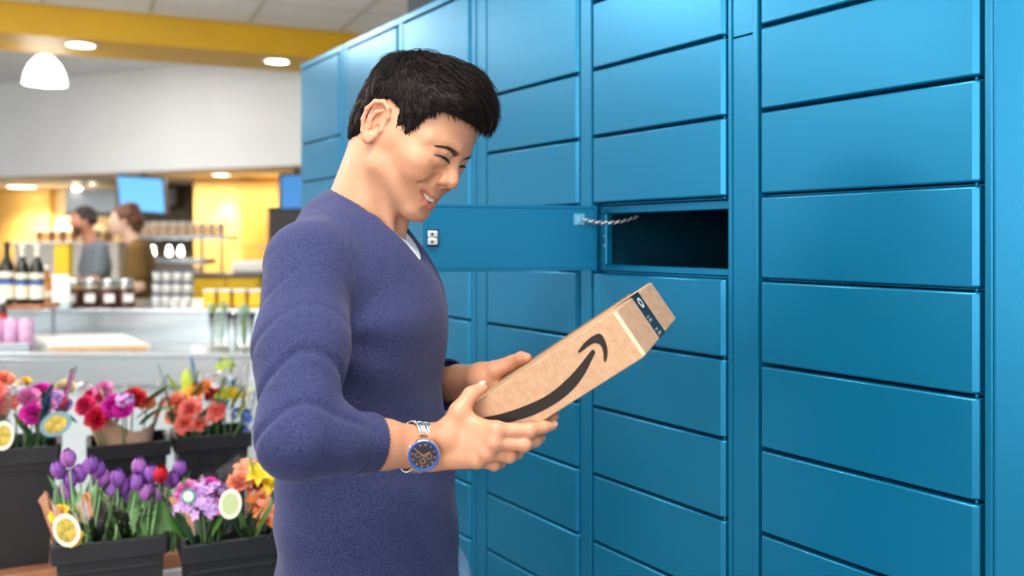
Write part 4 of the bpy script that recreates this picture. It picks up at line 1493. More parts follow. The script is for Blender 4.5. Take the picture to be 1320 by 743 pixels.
sw = link('sweater', np_mesh('sweater', wv, wq), M_KNIT, body, label='heathered navy V-neck sweater with pushed-up sleeves')
link('undershirt', np_mesh('undershirt', tv, tq), M_TEE, body, label='white undershirt')
link('jeans', np_mesh('jeans', jv, jq), M_DENIM, body, label='light blue jeans')
# ribbed cuffs and the ribbed neckband
def rib_ring(center, axis, r, width, n=44, amp=0.0011, rr=None):
    axis = Vector(axis).normalized(); a = axis.orthogonal().normalized(); b = axis.cross(a)
    bm = bmesh.new(); rings = []
    m = n * 2
    prof = [(-width / 2, -0.003), (-width / 2, 0.0), (-width * 0.3, 0.0015), (width * 0.3, 0.0015), (width / 2, 0.0), (width / 2, -0.003)]
    for (t, dr) in prof:
        rings.append([bm.verts.new(Vector(center) + axis * t + (a * math.cos(2 * math.pi * i / m) + b * math.sin(2 * math.pi * i / m)) * (r + dr + (amp if i % 2 else -amp))) for i in range(m)])
    for p, q in zip(rings, rings[1:]):
        for i in range(m):
            f = bm.faces.new((p[i], p[(i + 1) % m], q[(i + 1) % m], q[i])); f.smooth = True
    return bm_mesh(bm)
for (e, w, t, r) in ((ER, WR, CUFF_R - 0.055, 0.0385), (EL, WL, 0.50, 0.044)):
    cc = e + (w - e) * t
    link('cuff', rib_ring(cc, w - e, r, 0.032), M_KNIT, sw)
# shoes
for s in (1, -1):
    hip, knee, ank = leg_joints(s)
    f = Field(ank - 0.22, ank + 0.22, 0.006)
    h = np.array([ank[0], ank[1], 0.0])
    f.cone(h + FT * -0.05 + (0, 0, 0.045), h + FT * 0.02 + (0, 0, 0.06), 0.040, 0.042, 0.03)
    f.cone(h + FT * 0.02 + (0, 0, 0.05), h + FT * 0.15 + (0, 0, 0.032), 0.044, 0.034, 0.03)
    f.d = np.maximum(f.d, (0.004 - f.grid()[2]) * np.ones_like(f.d)).astype(np.float32)
    V, Q = f.mesh()
    link('shoe', np_mesh('shoe', relax(V, Q, 2), Q), M_SHOE, body)

# finger nails on the near hand
M_NAIL = mat('finger_nail', srgb(232, 184, 164), 0.3)
def nail(tip, prev, nrm, w):
    d = Vector(tip - prev).normalized(); n = Vector(nrm); n = (n - d * n.dot(d)).normalized(); s = d.cross(n)
    bm = bmesh.new(); bmesh.ops.create_uvsphere(bm, u_segments=12, v_segments=8, radius=1)
    M = Matrix(((d.x, s.x, n.x, 0), (d.y, s.y, n.y, 0), (d.z, s.z, n.z, 0), (0, 0, 0, 1)))
    for f in bm.faces: f.smooth = True
    c = Vector(tip) + n * w * 0.82 + d * w * 0.15
    bmesh.ops.transform(bm, matrix=Matrix.Translation(c) @ M @ Matrix.Diagonal((w * 0.75, w * 0.62, w * 0.22, 1)), verts=bm.verts[:])
    link('finger_nail', bm_mesh(bm), M_NAIL, body)
nail(RHJ['idx'][3], RHJ['idx'][2], (0.1, -0.8, 0.5), 0.0072)
nail(RHJ['th'][3], RHJ['th'][2], (-0.35, -0.55, 0.8), 0.0088)

# ------------------------------------------------------------------ wristwatch
M_WSTEEL = mat('watch_steel', (0.80, 0.78, 0.74), 0.22, 1.0, bump=(500, 0.1, 0.0003))
M_WGOLD = mat('watch_rose_gold', (0.78, 0.58, 0.44), 0.22, 1.0)
M_WDIAL = mat('watch_dial', srgb(38, 40, 58), 0.35)
M_WBLUE = mat('watch_bezel_blue', srgb(44, 96, 196), 0.25, 0.3)
M_WMARK = mat('watch_markers', srgb(222, 160, 110), 0.3, 0.6)
u = Vector(RHJ['u']); upv = Vector(RHJ['up'])
nrm = -u.cross(upv)
if nrm.y > 0: nrm = -nrm
wc = Vector(ER) + u * RHJ['L'] * 0.875
# the face turns towards the camera and slightly up
fn = (nrm * 0.30 + Vector((-0.10, -0.75, -0.06))).normalized()
fu = (upv - fn * upv.dot(fn)).normalized(); fr = fu.cross(fn)
wo = wc + nrm * 0.0325 - upv * 0.005 - u * 0.008
WM = Matrix(((fr.x, fu.x, fn.x, wo.x), (fr.y, fu.y, fn.y, wo.y), (fr.z, fu.z, fn.z, wo.z), (0, 0, 0, 1)))
watch = empty('wristwatch', (0, 0, 0), 0, 'steel wristwatch with a blue-rimmed dark dial on the man\'s wrist', 'watch')
watch.matrix_world = WM
def wpart(name, me, m, parent=None): return link(name, me, m, parent or watch)
R_ = 0.0220
case = wpart('case', lathe_mesh([(R_ * 0.86, -0.004), (R_ * 0.98, -0.003), (R_ * 1.0, 0.002), (R_ * 0.97, 0.0045), (R_ * 0.90, 0.0055), (R_ * 0.88, 0.0045)], 40, cap=False), M_WSTEEL)
wpart('bezel', lathe_mesh([(R_ * 0.955, 0.0050), (R_ * 0.93, 0.0062), (R_ * 0.82, 0.0058), (R_ * 0.80, 0.0048)], 40, cap=False), M_WBLUE)
dial = wpart('dial', lathe_mesh([(R_ * 0.9, 0.0040), (R_ * 0.82, 0.0044)], 40), M_WDIAL)
bm = bmesh.new()
for i in range(12):
    b2 = bmesh.new(); add_box(b2, -0.0007, 0.0007, R_ * 0.62, R_ * 0.75, 0.0044, 0.0050)
    merge(bm, b2, Matrix.Rotation(math.radians(30 * i), 4, 'Z'))
wpart('hour_marker', bm_mesh(bm), M_WMARK, dial)
for (x, y) in ((-0.0075, 0), (0.0075, 0), (0, -0.0075)):
    wpart('subdial', ring_mesh(0.0030, 0.0038, 1, 1, Matrix.Translation((x, y, 0.0047))), M_WMARK, dial)
wpart('watch_hand', box_mesh(-0.0006, 0.0006, -0.002, 0.010, 0.0050, 0.0054), M_WMARK, dial).rotation_euler = (0, 0, math.radians(-50))
wpart('watch_hand', box_mesh(-0.0005, 0.0005, -0.003, 0.0135, 0.0055, 0.0058), M_WMARK, dial).rotation_euler = (0, 0, math.radians(62))
wpart('crystal', lathe_mesh([(R_ * 0.80, 0.0062), (R_ * 0.5, 0.0068), (0.001, 0.0070)], 32, cap=False), mat('watch_glass', (1, 1, 1), 0.02, trans=1.0))
for (yy, rr, ln) in ((0.0, 0.0028, 0.0045), (0.008, 0.0020, 0.0050), (-0.008, 0.0020, 0.0050)):
    x0 = -math.sqrt(max(R_ ** 2 - yy ** 2, 0)) + 0.0008
    wpart('crown' if yy == 0 else 'pusher', tube_mesh([(x0, yy, 0.001), (x0 - ln * 0.6, yy, 0.001), (x0 - ln, yy, 0.001)], [rr * 0.8, rr, rr], 10), M_WSTEEL)
# bracelet: rows of links round the wrist, five links across
bm_s = bmesh.new(); bm_g = bmesh.new()
NB = 38
for i in range(NB):
    a = 2 * math.pi * (i + 0.5) / NB
    cx, cz = 0.0345 * math.cos(a), 0.0258 * math.sin(a)       # along upv, along nrm
    if cz > 0.0195 and abs(cx) < 0.021: continue
    tang = Vector((-0.0345 * math.sin(a), 0.0258 * math.cos(a), 0)).normalized()
    for k, (o, w) in enumerate(((-0.0098, 0.0050), (-0.0051, 0.0036), (0, 0.0052), (0.0051, 0.0036), (0.0098, 0.0050))):
        b2 = bmesh.new(); add_box(b2, -w / 2, w / 2, -0.0026, 0.0026, -0.0013, 0.0013, 0.0006, 1)
        # axes: x along the arm, y tangent, z outwards
        X = u; Yt = upv * tang.x + nrm * tang.y; Z = X.cross(Yt)
        p = wc + upv * cx + nrm * cz + u * o
        M = Matrix(((X.x, Yt.x, Z.x, p.x), (X.y, Yt.y, Z.y, p.y), (X.z, Yt.z, Z.z, p.z), (0, 0, 0, 1)))
        merge(bm_g if k in (1, 3) else bm_s, b2, WM.inverted() @ M)
wpart('bracelet', bm_mesh(bm_s), M_WSTEEL)
wpart('bracelet_inlay', bm_mesh(bm_g), M_WGOLD)
# ------------------------------------------------------------------ counter, shop things, kitchen
M_BLKPL = mat('black_plastic', srgb(28, 28, 33), 0.42, noise=30, vary=0.1)
M_WOOD = mat('shelf_wood', srgb(176, 118, 84), 0.6, noise=14, vary=0.25)
M_TAN = mat('pale_wood', srgb(206, 160, 118), 0.6, noise=14, vary=0.15)
M_WHITEG = mat('white_gloss', srgb(240, 238, 234), 0.35)
M_GLASS = mat('clear_glass', (0.95, 0.98, 0.97), 0.03, trans=1.0)
M_BOTTLE = mat('dark_bottle_glass', srgb(22, 26, 18), 0.12, spec=0.6)
M_LABEL = mat('cream_label', srgb(232, 226, 204), 0.6, noise=60, vary=0.06)
M_BLUEL = mat('blue_label', srgb(60, 110, 190), 0.5)
M_GOLD = mat('gold_foil', srgb(200, 160, 70), 0.35, 0.6)
M_YELLOW = mat('bright_yellow', srgb(232, 190, 20), 0.5)
M_BROWN = mat('brown_biscuits', srgb(120, 66, 44), 0.8, noise=60, vary=0.4)
M_PINK = mat('pink_can', srgb(206, 160, 196), 0.35, noise=30, vary=0.25)
M_RED = mat('red_cap', srgb(190, 34, 40), 0.4)
M_AMBER = mat('amber_liquid', srgb(206, 130, 30), 0.15, trans=0.3)
M_NAVY = mat('navy_print', srgb(40, 54, 86), 0.5)
M_GREYCOAT = mat('counter_laminate', srgb(196, 206, 210), 0.45, noise=4, vary=0.04)

def world_box(px0, px1, py0, py1, Y, depth, bevel=0.0):
    """a box whose front face covers the given photo rectangle at depth Y"""
    a = P(px0, py1, Y); b = P(px1, py0, Y)
    return box_mesh(a.x, b.x, Y, Y + depth, a.z, b.z, bevel, 2 if bevel else 1), a, b

# ---- steel counter: body, worktop, raised back ledge
ct = empty('service_counter', P(140, 480, 4.25), 0, 'long brushed-steel service counter behind the flower buckets', 'counter')
def cpart(name, x0, x1, y0, y1, z0, z1, m, bev=0.003):
    me = box_mesh(x0, x1, y0, y1, z0, z1, bev, 2)
    me.transform(Matrix.Translation(-ct.location))
    return link(name, me, m, ct)
CX0, CX1 = -4.6, -0.75
cpart('front_panel', CX0, CX1, 4.22, 4.30, 0.10, 0.735, M_GREYCOAT)
cpart('kick_plate', CX0, CX1, 4.34, 4.38, 0.0, 0.10, M_STEELD)
cpart('worktop', CX0, CX1, 4.17, 5.02, 0.86, 0.885, M_STEEL)
cpart('worktop_apron', CX0, CX1, 4.175, 4.21, 0.735, 0.859, M_STEEL)
cpart('back_upstand', CX0, CX1, 5.022, 5.06, 0.60, 0.998, M_STEEL)
cpart('back_ledge', CX0, CX1, 5.00, 5.95, 1.0, 1.02, M_STEEL)
cpart('end_panel', CX1 - 0.03, CX1 + 0.02, 4.22, 5.95, 0.0, 0.858, M_GREYCOAT)
LEDGE = 1.02
# ---- white chopping board on the worktop
p0 = P(48, 455, 4.3); 
bd = prism_mesh([(P(64, 455, 4.27).x, 4.27), (P(190, 452, 4.30).x, 4.33), (P(160, 430, 4.85).x, 4.84), (P(49, 430, 4.85).x, 4.80)], 0, 0.018)
cb = link('chopping_board', bd, M_WHITEG, label='white chopping board lying flat on the steel counter', cat='board')
cb.location = (0, 0, 0.8865)
bd2 = prism_mesh([(P(62, 455, 4.26).x, 4.262), (P(188, 452, 4.30).x, 4.322), (P(188, 452, 4.30).x, 4.330), (P(64, 455, 4.26).x, 4.270)], 0.0, 0.017)
link('board_edge', bd2, M_TAN, cb)

def on_ledge(px, Y, z=LEDGE):
    p = P(px, 300, Y); return (p.x, Y, z)

# ---- wine bottles on a raised wooden stand
st = empty('wooden_riser', (P(12, 0, 4.75).x, 4.66, 0.8855), 0, 'small wooden riser under the dark wine bottles', 'stand')
rx0, rx1 = P(-60, 0, 4.6).x - st.location.x, P(55, 0, 4.6).x - st.location.x
link('riser_top', box_mesh(rx0, rx1, -0.08, 0.12, 0.165, 0.19, 0.003), M_WOOD, st)
for xx in (rx0 + 0.01, rx1 - 0.03):
    link('riser_leg', box_mesh(xx, xx + 0.012, 0.08, 0.11, 0.0, 0.164), M_STEEL, st)
bt_prof = [(0.036, 0.0), (0.0375, 0.004), (0.0375, 0.185), (0.033, 0.205), (0.018, 0.235), (0.0145, 0.255), (0.0140, 0.295), (0.0160, 0.297), (0.0160, 0.312), (0.013, 0.314)]
bt_me = lathe_mesh(bt_prof, 20); bt_me.materials.append(M_BOTTLE)
lb_me = lathe_mesh([(0.0379, 0.03), (0.0379, 0.10)], 20, cap=False); lb_me.materials.append(M_LABEL)
lb2_me = lathe_mesh([(0.0379, 0.135), (0.0379, 0.165)], 20, cap=False); lb2_me.materials.append(M_LABEL)
lb3_me = lathe_mesh([(0.0381, 0.107), (0.0381, 0.122)], 20, cap=False); lb3_me.materials.append(M_BLUEL)
fo_me = lathe_mesh([(0.0150, 0.245), (0.0148, 0.294), (0.0164, 0.296), (0.0164, 0.314), (0.004, 0.3155)], 16, cap=False); fo_me.materials.append(M_LABEL)
fo2_me = fo_me.copy(); fo2_me.materials.clear(); fo2_me.materials.append(M_BLKPL)
wine = ['dark wine bottle at the frame edge of the row on the wooden riser', 'tall dark wine bottle with black neck on the wooden riser',
        'dark wine bottle with white neck between two others on the wooden riser', 'dark wine bottle with white neck next to the amber jug']
for i, (px, Y, k) in enumerate(((-10, 4.62, 1), (9, 4.60, 0), (29, 4.63, 1), (48, 4.62, 1))):
    o = empty('wine_bottle', (P(px, 0, Y).x, Y, 0.8855 + 0.1905), 0.3 * i, wine[i], 'bottle', 'wine bottles on the riser')
    sc = 1.0 if i == 1 else 0.95
    o.scale = (0.88, 0.88, sc)
    for nm, me in (('bottle_glass', bt_me), ('label_band', lb_me), ('neck_label', lb2_me), ('blue_seal', lb3_me), ('neck_foil', fo_me if k else fo2_me)):
        link(nm, me, None, o)
# amber jug and yellow tin beside them, white card
o = empty('amber_jug', (P(59, 0, 5.45).x, 5.45, LEDGE), 0, 'round amber glass jug between wine bottles and yellow tin', 'jug')
link('jug_body', lathe_mesh([(0.045, 0), (0.062, 0.02), (0.066, 0.08), (0.05, 0.13), (0.022, 0.16), (0.02, 0.20)], 20), M_AMBER, o)
link('jug_cap', lathe_mesh([(0.024, 0.2), (0.024, 0.225), (0.01, 0.228)], 14), M_WHITEG, o)
link('jug_label', lathe_mesh([(0.0662, 0.04), (0.0668, 0.08)], 20, cap=False), M_LABEL, o)
o = empty('yellow_tin', (P(82, 0, 5.5).x, 5.5, LEDGE), 0, 'tall bright yellow tin standing behind the white card', 'tin')
link('tin_body', box_mesh(-0.044, 0.044, -0.03, 0.03, 0, 0.345, 0.006, 2), M_YELLOW, o)
link('tin_lid', box_mesh(-0.046, 0.046, -0.032, 0.032, 0.3455, 0.36, 0.004, 1), M_GOLD, o)
o = empty('price_card', (P(70, 0, 4.98).x, 5.05, LEDGE), 0, 'white upright price card in a clear holder before the yellow tin', 'sign')
link('card', box_mesh(-0.05, 0.05, 0, 0.004, 0.035, 0.19, 0.001), M_WHITEG, o)
link('holder', box_mesh(-0.054, 0.054, -0.012, 0.02, 0, 0.034, 0.003, 1), mat('pale_acrylic', srgb(196, 214, 216), 0.2), o)
# cookie jars: clear glass, brown contents, white lids
jr_g = lathe_mesh([(0.048, 0), (0.052, 0.006), (0.052, 0.11), (0.046, 0.125), (0.044, 0.13)], 18, cap=False); jr_g.materials.append(M_GLASS)
jr_c = lathe_mesh([(0.047, 0.005), (0.048, 0.085), (0.03, 0.10), (0.01, 0.104)], 14); jr_c.materials.append(M_BROWN)
jr_l = lathe_mesh([(0.046, 0.131), (0.05, 0.134), (0.05, 0.15), (0.03, 0.16), (0.008, 0.163)], 18); jr_l.materials.append(M_STEEL)
jr_t = box_mesh(-0.03, 0.03, -0.0535, -0.0525, 0.03, 0.075); jr_t.materials.append(M_WHITEG)
jl = ['glass biscuit jar beside the white price card', 'second glass biscuit jar from the price card', 'third glass biscuit jar from the price card', 'fourth glass biscuit jar, next to the woman\'s hands']
for i, (px, Y) in enumerate(((96, 5.18), (118.5, 5.20), (141, 5.18), (163, 5.20))):
    o = empty('biscuit_jar', (P(px, 0, Y).x, Y, LEDGE), 0.2 * i, jl[i], 'jar', 'biscuit jars on the ledge')
    o.scale = (0.88, 0.88, 1.0)
    for nm, me in (('jar_glass', jr_g), ('biscuits', jr_c), ('jar_lid', jr_l), ('jar_tag', jr_t)):
        link(nm, me, None, o)
# stacked cups: white with a dark band
cup_b = lathe_mesh([(0.020, 0), (0.0275, 0.052), (0.0285, 0.055)], 16); cup_b.materials.append(M_WHITEG)
cup_r = lathe_mesh([(0.0290, 0.0552), (0.0296, 0.058), (0.0296, 0.066), (0.027, 0.068)], 16); cup_r.materials.append(M_NAVY)
rows_n = ['bottom', 'middle', 'top']
cols_n = ['nearest the woman', 'second from the woman', 'third from the woman', 'nearest the yellow counter']
for r in range(3):
    for c in range(4):
        o = empty('paper_cup', (P(202 + 13.5 * c, 0, 5.3).x, 5.3 + 0.004 * r, LEDGE + 0.0685 * r), 0, 'white lidded cup, %s row of the stack, column %s' % (rows_n[r], cols_n[c]), 'cup', 'stacked white cups')
        link('cup_wall', cup_b, None, o); link('cup_lid', cup_r, None, o)
# yellow tubs with white lids
tub = box_mesh(-0.035, 0.035, -0.035, 0.035, 0, 0.085, 0.006, 1); tub.materials.append(M_YELLOW)
tubl = box_mesh(-0.038, 0.038, -0.038, 0.038, 0.0855, 0.10, 0.005, 1); tubl.materials.append(M_WHITEG)
tubb = box_mesh(0.0355, 0.046, -0.03, 0.03, 0, 0.084, 0.003, 1); tubb.materials.append(M_BROWN)
tl = ['yellow tub with a white lid nearest the stacked cups', 'second yellow tub from the stacked cups', 'third yellow tub from the stacked cups', 'yellow tub closest to the man\'s sleeve']
for i in range(4):
    o = empty('yellow_tub', (P(272 + 19.5 * i, 0, 5.2).x, 5.2, LEDGE), 0, tl[i], 'tub', 'yellow tubs on the ledge')
    link('tub_wall', tub, None, o); link('tub_lid', tubl, None, o); link('tub_sleeve', tubb, None, o)
# cans in a tray and small bottle at the near left of the counter
o = empty('can_tray', (P(12, 0, 4.32).x, 4.33, 0.8855), 0, 'low clear tray holding pink cans at the end of the counter', 'tray')
link('tray_floor', box_mesh(-0.16, 0.115, -0.05, 0.06, 0, 0.006, 0.002), M_STEEL, o)
link('tray_rim', box_mesh(-0.16, 0.115, -0.054, -0.0505, 0, 0.03, 0.001), M_STEEL, o)
can_b = lathe_mesh([(0.029, 0), (0.033, 0.006), (0.033, 0.125), (0.027, 0.135)], 18); can_b.materials.append(M_PINK)
can_t = lathe_mesh([(0.027, 0.1352), (0.0275, 0.139), (0.025, 0.139), (0.024, 0.136)], 18); can_t.materials.append(M_STEEL)
cnl = ['pink drinks can at the very edge of the picture', 'middle pink drinks can in the tray', 'pink drinks can nearest the chopping board']
for i, px in enumerate((-4, 15, 34)):
    o = empty('drinks_can', (P(px, 0, 4.34).x, 4.34, 0.8920), 0.5 * i, cnl[i], 'can', 'pink cans in the tray')
    link('can_body', can_b, None, o); link('can_top', can_t, None, o)
o = empty('sauce_bottle', (P(7, 0, 4.55).x, 4.52, 0.8855), 0, 'small bottle with a red band behind the pink cans', 'bottle')
link('bottle_body', lathe_mesh([(0.025, 0), (0.026, 0.15), (0.014, 0.18), (0.013, 0.20)], 16), M_BOTTLE, o)
link('bottle_band', lathe_mesh([(0.0265, 0.10), (0.0265, 0.155)], 16, cap=False), M_RED, o)
link('bottle_cap', lathe_mesh([(0.015, 0.201), (0.015, 0.222), (0.006, 0.224)], 12), M_WHITEG, o)
# glass vases at the man's side of the counter
vs_me = lathe_mesh([(0.04, 0), (0.045, 0.01), (0.048, 0.10), (0.058, 0.26), (0.060, 0.265), (0.056, 0.262), (0.044, 0.10), (0.038, 0.014)], 20, cap=False); vs_me.materials.append(M_GLASS)
M_STEM = mat('pale_stems', srgb(170, 190, 120), 0.6)
M_BLUEFL = mat('pale_blue_petals', srgb(150, 190, 226), 0.6)
vl = ['clear glass vase of pale stems on the counter, nearer the board', 'clear glass vase with pale blue blossom beside the man\'s sleeve']
rnd = random.Random(8)
for i, (px, Y) in enumerate(((284, 4.45), (314, 4.40))):
    o = empty('glass_vase', (P(px, 0, Y).x, Y, 0.8855), 0, vl[i], 'vase', 'glass vases on the counter')
    o.scale = (0.95, 0.95, 0.62)
    link('vase_glass', vs_me, None, o)
    for k in range(7):
        a = rnd.uniform(0, 6.28); h = rnd.uniform(0.27, 0.36); r = rnd.uniform(0.02, 0.06)
        s_ = link('stem', tube_mesh([(0.01 * math.cos(a), 0.01 * math.sin(a), 0.02), (0.02 * math.cos(a), 0.02 * math.sin(a), 0.18), (r * math.cos(a), r * math.sin(a), h)], 0.003, 6), M_STEM, o)
        bm = bmesh.new()
        for q in range(9):
            b2 = bmesh.new(); bmesh.ops.create_icosphere(b2, subdivisions=1, radius=0.010)
            merge(bm, b2, Matrix.Translation((r * math.cos(a) + rnd.uniform(-.012, .012), r * math.sin(a) + rnd.uniform(-.012, .012), h - 0.012 * q * 0.6 + rnd.uniform(-.006, .01))) @ Matrix.Diagonal((1, 1, 0.7, 1)))
        link('blossom_spray', bm_mesh(bm), (M_BLUEFL if (k + i) % 2 else M_STEM), s_)

# ---- kitchen behind the hatch
M_SCREEN = mat('screen_glow', (0.1, 0.3, 0.5), 0.3, emit=(srgb(112, 188, 246), 1.0))
M_SCREEN2 = mat('screen_glow_dark', (0.1, 0.2, 0.4), 0.3, emit=(srgb(60, 140, 210), 0.8))
def screen(pxc, pyc, w, h, Y, rot, m, label):
    p = P(pxc, pyc, Y)
    o = empty('menu_screen', p, 0, label, 'screen', 'menu screens over the kitchen')
    o.rotation_euler = rot
    link('bezel', box_mesh(-w / 2 - 0.012, w / 2 + 0.012, 0.0, 0.05, -h / 2 - 0.012, h / 2 + 0.012, 0.006, 2), M_BLKPL, o)
    link('display', box_mesh(-w / 2, w / 2, -0.004, -0.0005, -h / 2, h / 2), m, o)
    link('bracket', box_mesh(-0.02, 0.02, 0.051, 0.09, -0.1, max(0.2, HB + 0.05 - p.z), 0.002), M_STEELD, o)
    return o
screen(182, 251, 0.50, 0.335, 8.95, (math.radians(14), math.radians(4), math.radians(-14)), M_SCREEN, 'bright pale blue menu screen hung above the woman in brown')
screen(386, 247, 0.34, 0.30, 8.3, (math.radians(10), math.radians(-4), math.radians(35)), M_SCREEN2, 'darker blue menu screen half hidden by the farthest locker')
# extraction hood
o = empty('extraction_hood', P(120, 260, 10.4), 0, 'grey steel extraction hood above the man in grey', 'hood')
a = P(84, 275, 10.4) - o.location; b = P(150, 243, 10.4) - o.location
link('hood_front', box_mesh(a.x, b.x, 0, 0.6, a.z, b.z, 0.01, 1), M_STEEL, o)
link('hood_rim', box_mesh(a.x - 0.02, b.x + 0.02, -0.02, 0.62, a.z - 0.03, a.z - 0.001, 0.004, 1), M_STEELD, o)
o = empty('dark_oven_stack', P(210, 300, 10.6), 0, 'dark cooking range and flue behind the menu screen', 'oven')
a = P(160, 304, 10.6) - o.location; b = P(254, 241, 10.6) - o.location
M_OVEN = mat('oven_enamel', srgb(92, 78, 56), 0.5, noise=3, vary=0.2)
link('range_back', box_mesh(a.x, b.x, 0.3, 0.8, -o.location.z, b.z, 0.01), M_OVEN, o)
link('canopy', box_mesh(a.x, b.x - 0.25, 0, 0.29, b.z - 0.22, b.z, 0.01), M_STEELD, o)
link('oven_box', box_mesh(a.x + 0.35, a.x + 0.80, -0.1, 0.29, a.z - 0.02, a.z + 0.18, 0.01), M_STEELD, o)
link('oven_window', box_mesh(a.x + 0.40, a.x + 0.75, -0.105, -0.101, a.z + 0.03, a.z + 0.13, 0.002), M_BLKPL, o)
# mustard wall panels, one washed by a downlight
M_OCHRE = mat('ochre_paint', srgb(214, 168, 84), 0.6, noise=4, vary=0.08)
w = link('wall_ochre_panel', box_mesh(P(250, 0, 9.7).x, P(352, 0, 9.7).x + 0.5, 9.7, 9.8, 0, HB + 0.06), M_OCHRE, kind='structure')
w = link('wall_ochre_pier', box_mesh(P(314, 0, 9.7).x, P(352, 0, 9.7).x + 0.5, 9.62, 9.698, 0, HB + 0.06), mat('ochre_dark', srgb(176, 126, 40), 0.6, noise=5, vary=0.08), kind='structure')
w = link('wall_mustard_corner', box_mesh(P(-40, 0, 11.5).x - 1, P(66, 0, 11.5).x, 11.45, 11.59, 0, HB + 0.06), M_OCHRE, kind='structure')
def wash(px, Y, z, power, ang=70, tilt=0):
    d = bpy.data.lights.new('wall_washer', 'SPOT'); d.energy = power; d.spot_size = math.radians(ang); d.spot_blend = 0.5; d.color = (1, 0.93, 0.80); d.shadow_soft_size = 0.03
    l = bpy.data.objects.new('wall_washer', d); C.objects.link(l); l.location = (P(px, 0, Y).x, Y, z); l.rotation_euler = (math.radians(tilt), 0, 0)
wash(287, 9.55, HB + 0.03, 60, 58, 6)
wash(60, 11.1, HB + 0.0, 75, 110, 10)
# room lamps of the kitchen: recessed discs that really light it
def ceil_disc(px, py, r, label, power):
    return downlight(px, py, HB + 0.058, r, label, power, 'kitchen ceiling lights')
ceil_disc(28, 241, 0.19, 'long glowing ceiling light at the kitchen\'s far corner', 90)
ceil_disc(285, 225.5, 0.10, 'glowing ceiling light above the cream-lit mustard wall', 60)
ceil_disc(97, 236, 0.06, 'small kitchen ceiling light nearer the glowing corner', 40)
ceil_disc(119, 236.5, 0.06, 'small kitchen ceiling light nearer the menu screen', 40)
kl = bpy.data.lights.new('kitchen_fill_light', 'AREA'); kl.energy = 60; kl.size = 2.0; kl.size_y = 0.3; kl.shape = 'RECTANGLE'; kl.color = (1, 0.95, 0.86)  # bare area light without a fixture, added to brighten the kitchen
kl_o = bpy.data.objects.new('kitchen_fill_light', kl); C.objects.link(kl_o); kl_o.location = (-3.0, 9.2, HB + 0.04)
# black fridge with a bottle picture
o = empty('black_fridge', P(361, 340, 9.2), 0, 'tall black fridge with a pale bottle on its door, below the far screen', 'fridge')
a = P(345, 345, 9.2) - o.location; b = P(379, 268, 9.2) - o.location
o.location.z = 0.0
zt_ = P(361, 268, 9.2).z
link('fridge_body', box_mesh(a.x, b.x + 0.1, 0, 0.4, 0, zt_, 0.01, 1), M_BLKPL, o)
link('fridge_cap', box_mesh(a.x - 0.005, b.x + 0.105, -0.01, 0.4, zt_ + 0.001, zt_ + 0.03, 0.004), M_GOLD, o)
link('bottle_picture', lathe_mesh([(0.035, 0), (0.037, 0.12), (0.014, 0.18), (0.014, 0.24)], 14, M=Matrix.Translation(((a.x + b.x) / 2 - 0.02, -0.002, P(361, 335, 9.2).z)) @ Matrix.Diagonal((1, 0.05, 1, 1))), M_LABEL, o)
# glass jar shelf with lamps below
o = empty('display_shelf', (P(235, 0, 8.0).x, 8.0, 0), 0, 'steel display shelf carrying a row of jars behind the stacked cups', 'shelf')
def shp(name, px0, px1, py0, py1, Y, dep, m):
    a = P(px0, py1, Y); b = P(px1, py0, Y)
    me = box_mesh(a.x, b.x, Y, Y + dep, a.z, b.z, 0.002, 1); me.transform(Matrix.Translation(-o.location)); return link(name, me, m, o)
shp('shelf_board', 178, 292, 304, 309, 8.0, 0.35, M_STEEL)
shp('lower_board', 178, 262, 334, 341, 8.0, 0.35, M_STEEL)
for (pa, pb) in ((181, 184), (258, 261), (284, 286.5)):
    a = P(pa, 309, 8.02); b = P(pb, 309, 8.02)
    me = box_mesh(a.x, b.x, 8.02, 8.05, 0.0, a.z - 0.001); me.transform(Matrix.Translation(-o.location)); link('shelf_post', me, M_STEELD, o)
shp('glass_board', 292, 332, 317, 320, 8.0, 0.3, M_GLASS)
for k, px in enumerate((197, 218, 233)):
    p = P(px, 326, 7.98)
    l_ = link('shelf_lamp', lathe_mesh([(0.002, -0.028), (0.02, -0.022), (0.026, 0.0), (0.02, 0.02), (0.012, 0.06)], 14), M_LAMP, o); l_.location = p - o.location
shp('shelf_panel', 186, 256, 345, 395, 8.2, 0.03, M_WHITEG)
sj_b = lathe_mesh([(0.034, 0), (0.038, 0.01), (0.038, 0.09), (0.03, 0.10)], 12); sj_b.materials.append(mat('preserve', srgb(206, 176, 150), 0.4, noise=20, vary=0.3))
sj_l = lathe_mesh([(0.034, 0.1005), (0.034, 0.118), (0.01, 0.12)], 12); sj_l.materials.append(M_WHITEG)
for i in range(9):
    Y = 8.12
    q = empty('preserve_jar', (P(187 + 12.2 * i, 0, Y).x, Y, P(0, 304, 8.0).z + 0.001), 0, 'preserve jar number %s from the woman along the display shelf' % ['one', 'two', 'three', 'four', 'five', 'six', 'seven', 'eight', 'nine'][i], 'jar', 'preserve jars on the display shelf')
    link('jar_body', sj_b, None, q); link('jar_cap', sj_l, None, q)
